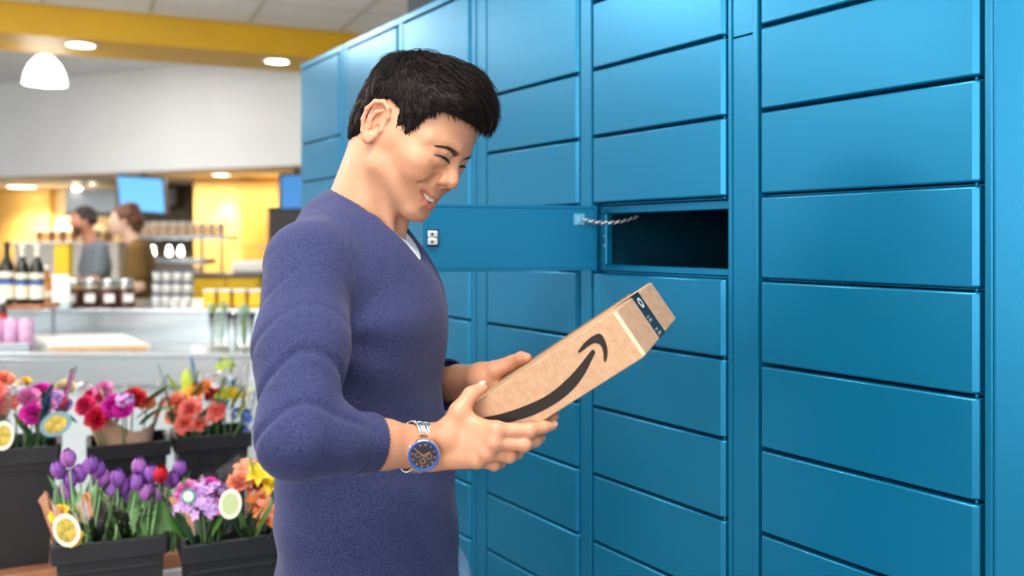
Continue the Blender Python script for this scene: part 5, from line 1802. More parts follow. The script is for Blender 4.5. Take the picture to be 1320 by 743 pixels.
# yellow cabinet behind the tubs
o = empty('yellow_cabinet', (P(285, 0, 7.2).x, 7.2, 0), 0, 'mustard yellow kitchen cabinet with a dark worktop behind the yellow tubs', 'cabinet')
a = P(249, 400, 7.2); b = P(335, 358, 7.2)
link('cabinet_body', box_mesh(a.x - o.location.x, b.x - o.location.x, 0, 0.5, 0, b.z, 0.005), M_YELLOW, o)
link('cabinet_worktop', box_mesh(a.x - o.location.x - 0.02, b.x - o.location.x + 0.02, -0.02, 0.52, b.z + 0.001, b.z + 0.03, 0.004), M_STEELD, o)
for k in (0, 1):
    xx = a.x - o.location.x + 0.02 + k * (b.x - a.x - 0.02) / 2
    d_ = link('cabinet_door', box_mesh(xx, xx + (b.x - a.x) / 2 - 0.03, -0.018, -0.001, 0.1, b.z - 0.02, 0.004), M_YELLOW, o)
    link('handle', box_mesh(xx + 0.05, xx + 0.12, -0.03, -0.0185, b.z - 0.12, b.z - 0.105, 0.002), M_STEELD, d_)
# paper bags / linen heap on the cabinet
o = link('napkin_stack', box_mesh(-0.14, 0.14, -0.1, 0.1, 0, 0.10, 0.03, 3), M_WHITEG, label='heap of white napkins on the yellow cabinet', cat='napkins')
o.location = (P(322, 0, 7.3).x, 7.35, b.z + 0.0305)
# back shelf of baskets behind the kitchen staff
o = empty('back_shelf', (P(80, 0, 10.9).x, 10.9, 0), 0, 'long pale back shelf behind the man in grey', 'shelf')
a = P(14, 318, 10.9); b = P(152, 312, 10.9)
link('shelf_top', box_mesh(a.x - o.location.x, b.x - o.location.x, 0, 0.4, a.z, b.z, 0.004), M_WHITEG, o)
link('shelf_base', box_mesh(a.x - o.location.x + 0.02, b.x - o.location.x - 0.02, 0.05, 0.38, 0.0, a.z - 0.001), M_WHITEG, o)
for i in range(7):
    q = empty('storage_jar', (P(52 + 14.5 * i, 0, 11.0).x, 11.0, b.z + 0.001), 0, 'brown storage jar, %s along the pale back shelf' % ['first', 'second', 'third', 'fourth', 'fifth', 'sixth', 'seventh'][i], 'jar', 'storage jars on the back shelf')
    link('jar_body', lathe_mesh([(0.055, 0), (0.06, 0.10), (0.045, 0.12)], 12), mat('spice_brown', srgb(176, 128, 86), 0.6), q)
    link('jar_cap', lathe_mesh([(0.048, 0.121), (0.048, 0.145), (0.01, 0.15)], 12), M_WHITEG, q)
# ------------------------------------------------------------------ two kitchen workers
def worker(name_label, base, yaw, h, shirt, hair_col, skin, beard, long_hair, arms, lean=0.0, tilt=0.2):
    """standing figure; base = feet on the floor, yaw = facing; local axes fwd, right, up"""
    k = h / 1.75
    R = np.array([[math.cos(yaw), math.sin(yaw), 0], [math.sin(yaw), -math.cos(yaw), 0], [0, 0, 1]]).T  # cols fwd, right, up
    R = np.column_stack([[math.cos(yaw), math.sin(yaw), 0], [math.sin(yaw), -math.cos(yaw), 0], [0, 0, 1]])
    b = np.array([base[0], base[1], 0.0])
    def w(p): return np.asarray(p, float) * k @ R.T + b
    def build(fn, vox, lo, hi):
        f = Field(lo, hi, vox); fn(f); V, Q = f.mesh(); return w(relax(V, Q, 2)), Q
    hx = 0.03 + lean
    def skin_f(f):
        f.ell((hx + 0.025, 0, 1.64), (0.095, 0.075, 0.105), 0.02)
        f.ell((hx + 0.055, 0, 1.585), (0.055, 0.055, 0.065), 0.03)
        f.cone((hx + 0.11, 0, 1.645), (hx + 0.133, 0, 1.612), 0.010, 0.013, 0.012)
        f.ell((hx + 0.09, 0, 1.545), (0.024, 0.026, 0.022), 0.02)
        for s in (1, -1):
            f.ell((hx + 0.015, 0.078 * s, 1.625), (0.018, 0.010, 0.030), 0.008)
        f.cone((hx * 0.4 - 0.01, 0, 1.42), (hx + 0.0, 0, 1.57), 0.056, 0.052, 0.03)
        f.ell((0.0, 0, 1.25), (0.095, 0.15, 0.20), 0.05)
        f.ell((0.0, 0, 0.98), (0.09, 0.14, 0.16), 0.05)
        for s in (1, -1):
            f.cone((0, 0.09 * s, 0.92), (0.0, 0.09 * s, 0.50), 0.07, 0.05, 0.03)
            f.cone((0, 0.09 * s, 0.50), (-0.01, 0.09 * s, 0.08), 0.05, 0.035, 0.02)
            f.cone((-0.03, 0.09 * s, 0.035), (0.13, 0.10 * s, 0.03), 0.035, 0.03, 0.02)
        for s, (el, wr) in zip((1, -1), arms):
            sh = (0.0, 0.19 * s, 1.40)
            f.chain([sh, el, wr], [0.05, 0.040, 0.028], 0.03)
            d = np.array(wr) - np.array(el); d /= np.linalg.norm(d)
            pm = np.array(wr) + d * 0.06
            f.cone(wr, pm, 0.026, 0.030, 0.01)
            for q in range(4):
                o = (q - 1.5) * 0.016
                f.cone(pm + (0, o, 0), pm + d * 0.07 + (0, o * 1.1, -0.02), 0.010, 0.008, 0.005)
            f.cone(np.array(wr) + d * 0.03, np.array(wr) + d * 0.07 + (0, -0.035 * s, 0.01), 0.011, 0.009, 0.008)
    V, Q = build(skin_f, 0.0085, (-0.25, -0.45, -0.02), (0.62, 0.45, 1.80))
    me = np_mesh('person', V, Q)
    col = np.tile(np.array(skin), (len(V), 1))
    loc = ((V - b) @ R) / k
    bd = (beard * smoothstep(1.61, 1.575, loc[:, 2]) * smoothstep(1.47, 1.52, loc[:, 2]) * smoothstep(hx + 0.02, hx + 0.06, loc[:, 0]))[:, None]
    col = col * (1 - bd) + np.array(srgb(70, 40, 30)) * bd
    set_color(me, col)
    o = link('person', me, M_SKIN, label=name_label, cat='person', group='kitchen staff')
    def shirt_f(f):
        f.ell((0.0, 0, 1.25), (0.120, 0.180, 0.24), 0.05)
        f.ell((0.0, 0, 1.00), (0.115, 0.165, 0.20), 0.08)
        f.ell((0.0, 0, 1.40), (0.07, 0.17, 0.06), 0.05)
        for s, (el, wr) in zip((1, -1), arms):
            sh = np.array((0.0, 0.19 * s, 1.40))
            f.cone(sh, sh + (np.array(el) - sh) * 0.72, 0.066, 0.066, 0.04)
        f.cone((hx * 0.4, 0, 1.43), (hx, 0, 1.6), 0.062, 0.07, 0.005, 'sub')
    V, Q = build(shirt_f, 0.010, (-0.25, -0.45, 0.75), (0.5, 0.45, 1.52))
    nn = vnormals0(V, Q)
    V = V + nn * (0.006 * fold_noise(V * 16, 41))[:, None]
    link('shirt', np_mesh('shirt', V, Q), mat('shirt_%s' % shirt[0], shirt[1], 0.85, noise=90, vary=0.1), o)
    def trouser_f(f):
        f.ell((0.0, 0, 0.93), (0.112, 0.16, 0.13), 0.05)
        for s in (1, -1):
            f.cone((0, 0.09 * s, 0.88), (0.0, 0.09 * s, 0.50), 0.09, 0.068, 0.03)
            f.cone((0, 0.09 * s, 0.50), (-0.01, 0.09 * s, 0.10), 0.068, 0.055, 0.02)
    V, Q = build(trouser_f, 0.013, (-0.25, -0.3, 0.02), (0.25, 0.3, 1.1))
    link('trousers', np_mesh('trousers', V, Q), mat('dark_trousers', srgb(52, 46, 44), 0.85), o)
    def hair_f(f):
        f.ell((hx + 0.008, 0, 1.665), (0.105, 0.086, 0.098), 0.02)
        if long_hair:
            f.ell((hx - 0.055, 0, 1.62), (0.06, 0.07, 0.085), 0.04)
            f.ell((hx - 0.02, 0, 1.745), (0.05, 0.05, 0.03), 0.03)
        f.ell((hx + 0.115, 0, 1.615), (0.085, 0.12, 0.085), 0.012, op='sub')
        f.ell((hx + 0.04, 0, 1.53), (0.12, 0.12, 0.085), 0.02, op='sub') if not long_hair else f.ell((hx + 0.06, 0, 1.53), (0.09, 0.12, 0.10), 0.02, op='sub')
    V, Q = build(hair_f, 0.007, (-0.15, -0.16, 1.4), (0.3, 0.16, 1.85))
    nn = vnormals0(V, Q)
    V = V + nn * (0.004 * fold_noise(V * 70, 42))[:, None]
    link('hair', np_mesh('hair', V, Q), mat('hair_%s' % shirt[0], hair_col, 0.6, noise=60, vary=0.3), o)
    return o
SK1 = srgb(206, 142, 116); SK2 = srgb(236, 196, 172)
pm_ = P(124, 300, 7.4)
worker('bearded kitchen worker in a grey t-shirt bending over his work', (pm_.x, 7.4), math.radians(215), 1.66, ('grey', srgb(112, 122, 130)), srgb(48, 36, 32), SK1, 0.8, False,
       [((0.05, 0.25, 1.14), (0.28, 0.16, 1.09)), ((0.05, -0.25, 1.14), (0.28, -0.14, 1.09))], 0.05)
pw_ = P(181, 300, 6.6)
worker('woman with tied-up brown hair in a brown short-sleeved shirt behind the counter', (pw_.x, 6.6), math.radians(195), 1.65, ('brown', srgb(112, 84, 36)), srgb(96, 58, 36), SK2, 0.0, True,
       [((0.02, 0.25, 1.13), (0.20, 0.22, 1.0)), ((-0.02, -0.25, 1.14), (0.20, -0.2, 1.02))], 0.06)
# ------------------------------------------------------------------ flower stand, buckets and bouquets
FA = math.radians(25)
def frame(x, y, z, rz): return Matrix.Translation((x, y, z)) @ Matrix.Rotation(rz, 4, 'Z')
stand = empty('flower_stand', (-1.26, 2.5, 0), FA, 'two-tier wooden flower stand carrying the black buckets', 'stand')
link('upper_board', box_mesh(-0.75, 0.62, 0.0, 0.50, 0.455, 0.499, 0.004), M_WOOD, stand)
link('lower_board', box_mesh(-0.75, 0.62, -0.42, -0.02, 0.29, 0.330, 0.004), M_WOOD, stand)
link('riser_panel', box_mesh(-0.75, 0.62, -0.018, 0.012, 0.02, 0.454), M_WHITE, stand)
for xx in (-0.72, 0.56):
    for yy in (-0.40, 0.44):
        link('leg', box_mesh(xx, xx + 0.04, yy, yy + 0.04, 0.0, 0.289 if yy < 0 else 0.454), M_WOOD, stand)

def bucket(label, xl, yl, rz, w, d, h, z, slot=False):
    """xl, yl: front left corner of the rim"""
    o = empty('flower_bucket', (xl, yl, z), rz, label, 'bucket', 'black flower buckets')
    tp = 0.82
    bm = bmesh.new()
    t = 0.004
    def ring(x0, x1, y0, y1, zz): return [bm.verts.new(v) for v in ((x0, y0, zz), (x1, y0, zz), (x1, y1, zz), (x0, y1, zz))]
    ix, iy = w * (1 - tp) / 2, d * (1 - tp) / 2
    r0 = ring(ix, w - ix, iy, d - iy, 0.0); r1 = ring(0.008, w - 0.008, 0.008, d - 0.008, h - 0.03)
    q1 = ring(0.008 + t, w - 0.008 - t, 0.008 + t, d - 0.008 - t, h - 0.03); q0 = ring(ix + t, w - ix - t, iy + t, d - iy - t, t)
    for a, b in ((r0, r1), (r1, q1), (q1, q0)):
        for i in range(4):
            bm.faces.new((a[i], a[(i + 1) % 4], b[(i + 1) % 4], b[i]))
    bm.faces.new(r0[::-1]); bm.faces.new(q0)
    link('bucket_body', bm_mesh(bm), M_BLKPL, o)
    bm = bmesh.new()
    for (x0, x1, y0, y1) in ((0, w, -0.004, 0.010), (0, w, d - 0.010, d + 0.004), (-0.004, 0.010, 0.010, d - 0.010), (w - 0.010, w + 0.004, 0.010, d - 0.010)):
        add_box(bm, x0, x1, y0, y1, h - 0.045, h, 0.002, 1)
    link('bucket_rim', bm_mesh(bm), M_BLKPL, o)
    sx = 0.3 * w
    if slot:
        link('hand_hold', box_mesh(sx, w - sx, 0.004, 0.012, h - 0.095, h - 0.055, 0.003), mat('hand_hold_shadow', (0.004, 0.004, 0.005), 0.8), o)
    else:
        link('rib', box_mesh(0.012, w - 0.012, 0.004, 0.012, h - 0.075, h - 0.066, 0.002), M_BLKPL, o)
    return o
bk1 = bucket('big black bucket at the edge of the picture, under magenta carnations', -1.2586 - 0.30 * math.cos(FA), 2.543 - 0.30 * math.sin(FA), FA, 0.30, 0.22, 0.33, 0.4995)
bk2 = bucket('black bucket with a hand hold holding the kraft-wrapped red bouquet', -1.271, 2.742, FA, 0.232, 0.19, 0.278, 0.4995, True)
bk3 = bucket('black bucket with a hand hold holding the peach bouquet', -1.052, 2.860, FA, 0.232, 0.19, 0.278, 0.4995, True)
bk4 = bucket('black ribbed bucket full of purple tulips', -1.083, 2.155, math.radians(21), 0.255, 0.19, 0.345, 0.3305)
bk5 = bucket('black bucket beside the man\'s hip with lilac and orange flowers', -0.775, 2.16, FA, 0.235, 0.19, 0.345, 0.3305)

# ---- flower heads
def petal_mat(name, c, c2=None): return mat('petal_' + name, srgb(*c), 0.6, noise=70, vary=0.22, sss=0.0)
PM = {'magenta': petal_mat('magenta', (206, 20, 160)), 'pink': petal_mat('pink', (226, 130, 190)), 'rose': petal_mat('rose', (226, 40, 110)),
      'red': petal_mat('red', (200, 14, 36)), 'crimson': petal_mat('crimson', (214, 26, 66)), 'lilac': petal_mat('lilac', (206, 160, 222)), 'peach': petal_mat('peach', (244, 150, 116)),
      'salmon': petal_mat('salmon', (240, 122, 110)), 'orange': petal_mat('orange', (240, 128, 40)), 'yellow': petal_mat('yellow', (246, 200, 40)),
      'cream': petal_mat('cream', (244, 228, 170)), 'white': petal_mat('white', (240, 240, 244)), 'purple': petal_mat('purple', (144, 86, 176)), 'violet': petal_mat('violet', (170, 104, 182)),
      'lime': petal_mat('lime', (176, 196, 50)), 'blue': petal_mat('blue', (70, 110, 210)), 'coral': petal_mat('coral', (232, 90, 60))}
M_LEAF = mat('leaf_green', srgb(74, 120, 52), 0.5, noise=20, vary=0.3)
M_LEAF2 = mat('tulip_leaf', srgb(130, 174, 112), 0.45, noise=16, vary=0.2)
M_LEAFD = mat('dark_leaf', srgb(44, 78, 40), 0.5, noise=20, vary=0.3)

def carnation_mesh(seed, r=0.032, n=26):
    rnd = random.Random(seed); bm = bmesh.new()
    for i in range(n):
        f = i / (n - 1)
        el = math.radians(82 - 92 * f + rnd.uniform(-8, 8)); az = i * 2.39996 + rnd.uniform(-.3, .3)
        L = r * (0.75 + 0.35 * f); wd = r * (0.34 + 0.34 * f)
        d = Vector((math.cos(el) * math.cos(az), math.cos(el) * math.sin(az), math.sin(el)))
        s = Vector((-math.sin(az), math.cos(az), 0)); nn = d.cross(s)
        rowsv = []
        for a in range(4):
            t = a / 3
            row = []
            for b in range(6):
                u_ = (b / 5 - 0.5) * 2
                ru = (rnd.uniform(-1, 1) * 0.10 * t + 0.10 * math.sin(b * 2.6 + i) * t * t) * r
                p = d * (L * t * (1 - 0.10 * abs(u_) ** 2)) + s * (u_ * wd * t ** 0.7) + nn * (ru + 0.10 * r * t * t)
                row.append(bm.verts.new(p + Vector((0, 0, -0.006))))
            rowsv.append(row)
        for p, q in zip(rowsv, rowsv[1:]):
            for b in range(5):
                fc = bm.faces.new((p[b], p[b + 1], q[b + 1], q[b])); fc.smooth = True
    return bm_mesh(bm)
def lily_mesh(seed, r=0.042):
    rnd = random.Random(seed); bm = bmesh.new()
    for i in range(6):
        az = i * math.pi / 3 + rnd.uniform(-.1, .1); wd = r * (0.30 if i % 2 else 0.24)
        rowsv = []
        for a in range(7):
            t = a / 6
            el = math.radians(70 - 75 * t)
            rad = r * t * 0.95; zz = r * (0.75 * math.sin(t * 2.0) - 0.25 * t * t) 
            wv_ = wd * math.sin(math.pi * (0.08 + 0.90 * t)) 
            c = Vector((math.cos(az) * rad, math.sin(az) * rad, zz)); s = Vector((-math.sin(az), math.cos(az), 0))
            rowsv.append([bm.verts.new(c + s * wv_ * u_ + Vector((0, 0, abs(u_) * wv_ * 0.35))) for u_ in (-1, -.5, 0, .5, 1)])
        for p, q in zip(rowsv, rowsv[1:]):
            for b in range(4):
                fc = bm.faces.new((p[b], p[b + 1], q[b + 1], q[b])); fc.smooth = True
    return bm_mesh(bm)
def tulip_mesh(seed, h=0.046):
    rnd = random.Random(seed); bm = bmesh.new()
    for i in range(6):
        az = i * math.pi / 3; rr = 0.0165 if i % 2 else 0.0145; wd = 0.0135
        rowsv = []
        for a in range(7):
            t = a / 6
            rad = rr * math.sin(math.pi * min(0.08 + 0.80 * t, 1)) ** 0.75 + (0.002 if i % 2 else 0)
            c = Vector((math.cos(az) * rad, math.sin(az) * rad, h * t)); s = Vector((-math.sin(az), math.cos(az), 0))
            ww = wd * math.sin(math.pi * (0.12 + 0.86 * t)) ** 0.8
            rowsv.append([bm.verts.new(c + s * ww * u_ - Vector((math.cos(az), math.sin(az), 0)) * (abs(u_) ** 2 * ww * 0.45)) for u_ in (-1, -.5, 0, .5, 1)])
        for p, q in zip(rowsv, rowsv[1:]):
            for b in range(4):
                fc = bm.faces.new((p[b], p[b + 1], q[b + 1], q[b])); fc.smooth = True
    return bm_mesh(bm)
def mum_mesh(seed, r=0.030):
    rnd = random.Random(seed); bm = bmesh.new()
    for i in range(16):                       # a head of small four-petalled florets
        el = math.radians(rnd.uniform(0, 90)); az = i * 2.4
        c = Vector((math.cos(el) * math.cos(az), math.cos(el) * math.sin(az), math.sin(el))) * r
        nn = c.normalized(); s = nn.orthogonal().normalized(); t = nn.cross(s)
        for k in range(5):
            a = k * 1.2566 + i; d = s * math.cos(a) + t * math.sin(a); e = nn.cross(d)
            v = [bm.verts.new(c), bm.verts.new(c + d * 0.007 + e * 0.0045 + nn * 0.002), bm.verts.new(c + d * 0.013 + nn * 0.004), bm.verts.new(c + d * 0.007 - e * 0.0045 + nn * 0.002)]
            bm.faces.new(v)
    return bm_mesh(bm)
_fm = {}
def head(kind, colour, var=0):
    key = (kind, colour, var)
    if key not in _fm:
        me = {'c': carnation_mesh, 'l': lily_mesh, 't': tulip_mesh, 'm': mum_mesh}[kind](var + 7)
        me.materials.append(PM[colour]); _fm[key] = me
    return _fm[key]
def leaf_mesh(L, w, bend, seed, n=6):
    bm = bmesh.new(); rowsv = []
    for a in range(n + 1):
        t = a / n
        ww = w * math.sin(math.pi * (0.06 + 0.93 * t)) ** 0.8
        c = Vector((bend * t * t, 0, L * t - abs(bend) * 0.3 * t * t))
        rowsv.append([bm.verts.new(c + Vector((abs(u_) * ww * 0.35, u_ * ww, 0))) for u_ in (-1, 0, 1)])
    for p, q in zip(rowsv, rowsv[1:]):
        for b in range(2):
            fc = bm.faces.new((p[b], p[b + 1], q[b + 1], q[b])); fc.smooth = True
    return bm_mesh(bm)
LEAVES = {}
def leaf(kind, var):
    if (kind, var) not in LEAVES:
        if kind == 'tulip': me = leaf_mesh(0.19 + 0.02 * var, 0.017, 0.03 + 0.012 * var, var); me.materials.append(M_LEAF2)
        elif kind == 'wide': me = leaf_mesh(0.075, 0.016, 0.02 + 0.01 * var, var); me.materials.append(M_LEAF)
        elif kind == 'lime': me = leaf_mesh(0.06, 0.012, 0.012, var); me.materials.append(PM['lime'])
        else: me = leaf_mesh(0.09, 0.014, 0.03, var); me.materials.append(M_LEAFD)
        LEAVES[(kind, var)] = me
    return LEAVES[(kind, var)]

def cello_material():
    m = bpy.data.materials.new('cellophane'); m.use_nodes = True; nt = m.node_tree
    for n in list(nt.nodes): nt.nodes.remove(n)
    out = nt.nodes.new('ShaderNodeOutputMaterial'); mx = nt.nodes.new('ShaderNodeMixShader')
    tr = nt.nodes.new('ShaderNodeBsdfTransparent'); gl = nt.nodes.new('ShaderNodeBsdfGlossy'); gl.inputs['Roughness'].default_value = 0.12
    fr = nt.nodes.new('ShaderNodeFresnel'); fr.inputs['IOR'].default_value = 1.3
    tc = nt.nodes.new('ShaderNodeTexCoord'); no = nt.nodes.new('ShaderNodeTexNoise'); no.inputs['Scale'].default_value = 22; no.inputs['Detail'].default_value = 3
    bp = nt.nodes.new('ShaderNodeBump'); bp.inputs['Strength'].default_value = 0.45; bp.inputs['Distance'].default_value = 0.01
    nt.links.new(tc.outputs['Object'], no.inputs['Vector']); nt.links.new(no.outputs[0], bp.inputs['Height'])
    nt.links.new(bp.outputs[0], gl.inputs['Normal']); nt.links.new(bp.outputs[0], fr.inputs['Normal'])
    nt.links.new(fr.outputs[0], mx.inputs[0]); nt.links.new(tr.outputs[0], mx.inputs[1]); nt.links.new(gl.outputs[0], mx.inputs[2])
    nt.links.new(mx.outputs[0], out.inputs['Surface'])
    return m
M_CELLO = cello_material()
M_KRAFT = mat('kraft_paper', srgb(186, 152, 128), 0.8, noise=30, vary=0.1)
def wrap_mesh(r0, r1, z0, z1, seed, a0=0.0, a1=2 * math.pi, wave=0.12):
    """a loose cone of sheet with a pointed, crumpled upper edge"""
    rnd = random.Random(seed); bm = bmesh.new(); n = 28; rowsv = []
    ph = rnd.uniform(0, 6)
    for a in range(6):
        t = a / 5; row = []
        for i in range(n + 1):
            an = a0 + (a1 - a0) * i / n
            r = (r0 + (r1 - r0) * t ** 1.2) * (1 + wave * t * math.sin(an * 5 + ph) + rnd.uniform(-.015, .015) * t)
            z = z0 + (z1 - z0) * t + t * t * 0.03 * math.sin(an * 3 + ph * 2)
            row.append(bm.verts.new((r * math.cos(an), r * math.sin(an), z)))
        rowsv.append(row)
    for p, q in zip(rowsv, rowsv[1:]):
        for i in range(n):
            fc = bm.faces.new((p[i], p[i + 1], q[i + 1], q[i])); fc.smooth = True
    return bm_mesh(bm)

def bouquet(label, base, heads, leaves, wrap=None, kraft=False, tagp=None):
    """heads: (kind, colour, px, py, Y, scale, var); stems run from the base to each head"""
    o = empty('flower_bouquet', base, 0, label, 'bouquet', 'wrapped bouquets in the buckets')
    B = Vector(base)
    rnd = random.Random(len(label))
    for (kind, colour, px, py, Y, sc, var) in heads:
        p = P(px, py, Y) - B
        foot = Vector((rnd.uniform(-.025, .025), rnd.uniform(-.02, .02), 0.01))
        m_ = foot.lerp(p, 0.55); m_.x *= 0.8; m_.y *= 0.8
        st_ = link('stem', tube_mesh([foot, m_, p - Vector((0, 0, 0.004))], [0.0025, 0.0028, 0.0022], 5), M_LEAF2 if kind == 't' else M_LEAF, o)
        h = link('flower_head', head(kind, colour, var), None, st_)
        d = (p - m_).normalized()
        # heads lean outwards, a little towards the light of the shop front
        d = (d + Vector((0, -0.75 if kind in 'cl' else -0.15, 0))).normalized()
        h.matrix_basis = Matrix.Translation(p) @ d.to_track_quat('Z', 'Y').to_matrix().to_4x4() @ Matrix.Rotation(rnd.uniform(0, 6.28), 4, 'Z') @ Matrix.Scale(sc, 4)
    for (kind, px, py, Y, sc, az, tilt, var) in leaves:
        p = P(px, py, Y) - B
        l_ = link('leaf', leaf(kind, var), None, o)
        l_.matrix_basis = Matrix.Translation(p) @ Matrix.Rotation(math.radians(az), 4, 'Z') @ Matrix.Rotation(math.radians(tilt), 4, 'Y') @ Matrix.Scale(sc, 4)
    if wrap:
        r0, r1, z0, z1 = wrap
        link('cellophane_wrap', wrap_mesh(r0, r1, z0, z1, len(label)), M_CELLO, o)
    if kraft:
        link('kraft_paper_wrap', wrap_mesh(0.05, 0.105, 0.10, kraft, 5, math.radians(195), math.radians(345), 0.05), M_KRAFT, o)
    if tagp:
        for (px, py, Y, rx, rz_, roll, m0, m1) in tagp:
            q = link('care_tag', lathe_mesh([(rx, 0), (rx, 0.0012)], 24, M=Matrix.Diagonal((1, rz_ / rx, 1, 1))), m0, o)
            q.matrix_basis = Matrix.Translation(P(px, py, Y) - B) @ Matrix.Rotation(math.radians(roll), 4, 'Y') @ Matrix.Rotation(math.radians(90), 4, 'X')
            r_ = link('tag_picture', lathe_mesh([(rx * 0.72, 0.0014), (rx * 0.72, 0.002)], 20, M=Matrix.Diagonal((1, rz_ / rx, 1, 1))), m1, q)
    return o
M_TAGW = mat('tag_cream', srgb(236, 232, 214), 0.5)
M_TAGY = mat('tag_picture_print', srgb(196, 170, 70), 0.5, noise=60, vary=0.5)
M_TAGT = mat('tag_teal', srgb(40, 160, 150), 0.5)
def inb(bk, fx, fy, dz=0.01):
    w = Matrix.Translation(bk.location) @ Matrix.Rotation(bk.rotation_euler.z, 4, 'Z') @ Vector((fx, fy, dz)); return (w.x, w.y, w.z)
Yb = 2.62
bouquet('bunch of magenta and lilac carnations with an oval tag in the big bucket', inb(bk1, 0.21, 0.10),
    [('c', 'magenta', 43, 532, 2.57, 1.15, 0), ('c', 'pink', 36, 512, 2.60, 1.0, 1), ('c', 'lilac', 68, 515, 2.62, 1.05, 2), ('c', 'magenta', 52, 506, 2.66, 1.1, 3), ('c', 'lilac', 80, 522, 2.68, 0.9, 1), ('c', 'cream', 84, 498, 2.74, 0.9, 2), ('c', 'yellow', 30, 494, 2.76, 0.8, 0), ('m', 'white', 20, 504, 2.66, 0.9, 1), ('c', 'pink', 60, 522, 2.58, 0.8, 3)],
    [('dark', 30, 575, 2.60, 1.0, 200, 20, 0), ('dark', 45, 580, 2.56, 1.1, 180, 5, 0), ('wide', 58, 578, 2.58, 1.2, 0, 10, 1), ('dark', 20, 570, 2.62, 1.0, 160, 20, 0), ('wide', 35, 560, 2.55, 1.0, 190, 15, 0), ('dark', 62, 560, 2.62, 1.1, 20, 20, 0), ('wide', 15, 548, 2.6, 1.0, 180, 35, 0), ('dark', 48, 562, 2.55, 1.0, 90, 5, 0)],
    (0.05, 0.125, 0.18, 0.50), False, [(72, 547, 2.50, 0.046, 0.032, -25, mat('tag_blue', srgb(120, 160, 176), 0.5), M_TAGY)])
bouquet('salmon bunch at the very edge of the picture in the big bucket', inb(bk1, 0.07, 0.10),
    [('c', 'salmon', -12, 505, 2.45, 1.1, 0), ('c', 'peach', 2, 490, 2.58, 1.0, 1), ('c', 'salmon', 8, 520, 2.56, 0.9, 2), ('c', 'pink', -30, 520, 2.46, 1.1, 3)],
    [('dark', 5, 570, 2.55, 1.1, 180, 10, 0), ('wide', -10, 565, 2.5, 1.1, 180, 10, 0)], (0.05, 0.11, 0.18, 0.47), False, [(4, 562, 2.44, 0.03, 0.04, 10, M_TAGW, M_TAGY)])
bouquet('red and magenta bunch wrapped in brown kraft paper', inb(bk2, 0.115, 0.095),
    [('c', 'red', 172, 513, 2.82, 1.15, 1), ('c', 'magenta', 146, 523, 2.76, 1.2, 0), ('c', 'crimson', 124, 538, 2.74, 1.15, 2), ('c', 'rose', 110, 522, 2.78, 1.0, 3), ('c', 'pink', 133, 503, 2.84, 1.0, 0), ('c', 'rose', 118, 511, 2.84, 0.9, 1), ('m', 'lilac', 161, 517, 2.74, 0.8, 0), ('c', 'peach', 190, 520, 2.86, 0.8, 1), ('m', 'white', 108, 503, 2.86, 0.8, 2), ('c', 'magenta', 158, 527, 2.73, 0.9, 3)],
    [('wide', 186, 520, 2.86, 1.5, -20, 40, 0), ('wide', 190, 535, 2.84, 1.4, -10, 50, 1), ('dark', 175, 540, 2.80, 1.2, 0, 40, 0), ('dark', 100, 545, 2.8, 1.2, 180, 40, 0), ('dark', 150, 545, 2.74, 1.0, 60, 10, 0), ('wide', 180, 548, 2.78, 1.2, -20, 30, 1)],
    (0.05, 0.125, 0.16, 0.43), 0.335)
bouquet('peach and salmon bunch with green buds in the hand-hold bucket', inb(bk3, 0.075, 0.095),
    [('c', 'peach', 228, 518, 2.93, 1.15, 0), ('c', 'salmon', 245, 527, 2.90, 1.1, 1), ('c', 'salmon', 238, 546, 2.88, 1.0, 2), ('l', 'orange', 256, 511, 2.96, 1.0, 0), ('c', 'peach', 224, 536, 2.92, 0.9, 3), ('c', 'salmon', 258, 545, 2.90, 0.8, 0), ('l', 'yellow', 248, 508, 2.98, 0.9, 1)],
    [('lime', 232, 508, 2.97, 1.3, 180, 20, 0), ('lime', 238, 506, 2.97, 1.4, 90, 5, 1), ('lime', 244, 506, 2.97, 1.4, 0, 12, 2), ('lime', 228, 508, 2.98, 1.1, 200, 30, 0), ('wide', 240, 515, 2.94, 1.2, 0, 30, 0), ('dark', 250, 565, 2.9, 1.2, 60, 10, 0), ('dark', 235, 565, 2.9, 1.2, 180, 10, 0)],
    (0.05, 0.12, 0.16, 0.46))
bouquet('pink, lime and blue bunch next to the man\'s elbow', inb(bk3, 0.165, 0.095),
    [('c', 'salmon', 279, 530, 2.94, 1.0, 1), ('c', 'crimson', 275, 508, 3.0, 0.9, 2), ('l', 'orange', 268, 503, 3.02, 0.9, 1), ('m', 'white', 287, 493, 2.98, 1.1, 0), ('m', 'blue', 311, 538, 2.98, 1.0, 1), ('m', 'blue', 318, 548, 2.96, 0.8, 2), ('l', 'yellow', 302, 515, 3.0, 0.9, 0), ('m', 'lime', 291, 474, 3.02, 1.0, 1), ('m', 'lime', 288, 515, 2.96, 0.9, 2)],
    [('lime', 290, 500, 2.99, 1.5, 0, 5, 0), ('wide', 295, 530, 2.95, 1.4, 0, 15, 0), ('lime', 300, 545, 2.95, 1.4, 20, 25, 1), ('dark', 270, 560, 2.9, 1.2, 160, 10, 0), ('wide', 300, 565, 2.93, 1.2, 10, 15, 0), ('lime', 310, 520, 2.97, 1.4, 10, 25, 2)],
    (0.05, 0.12, 0.16, 0.50))
rnd = random.Random(21)
tul = [[(90, 592), (78, 607), (93, 618), (88, 634), (117, 600), (125, 606), (131, 617), (104, 612)], [(152, 617), (148, 632), (178, 603), (168, 640), (175, 621), (186, 634), (158, 628)], [(195, 611), (200, 638), (219, 620), (229, 606), (206, 612), (190, 622)]]
tlab = ['purple tulips leaning towards the big bucket, with an oval yellow tag', 'purple tulips in the middle of the ribbed bucket', 'purple and red tulips nearest the lilac bunch']
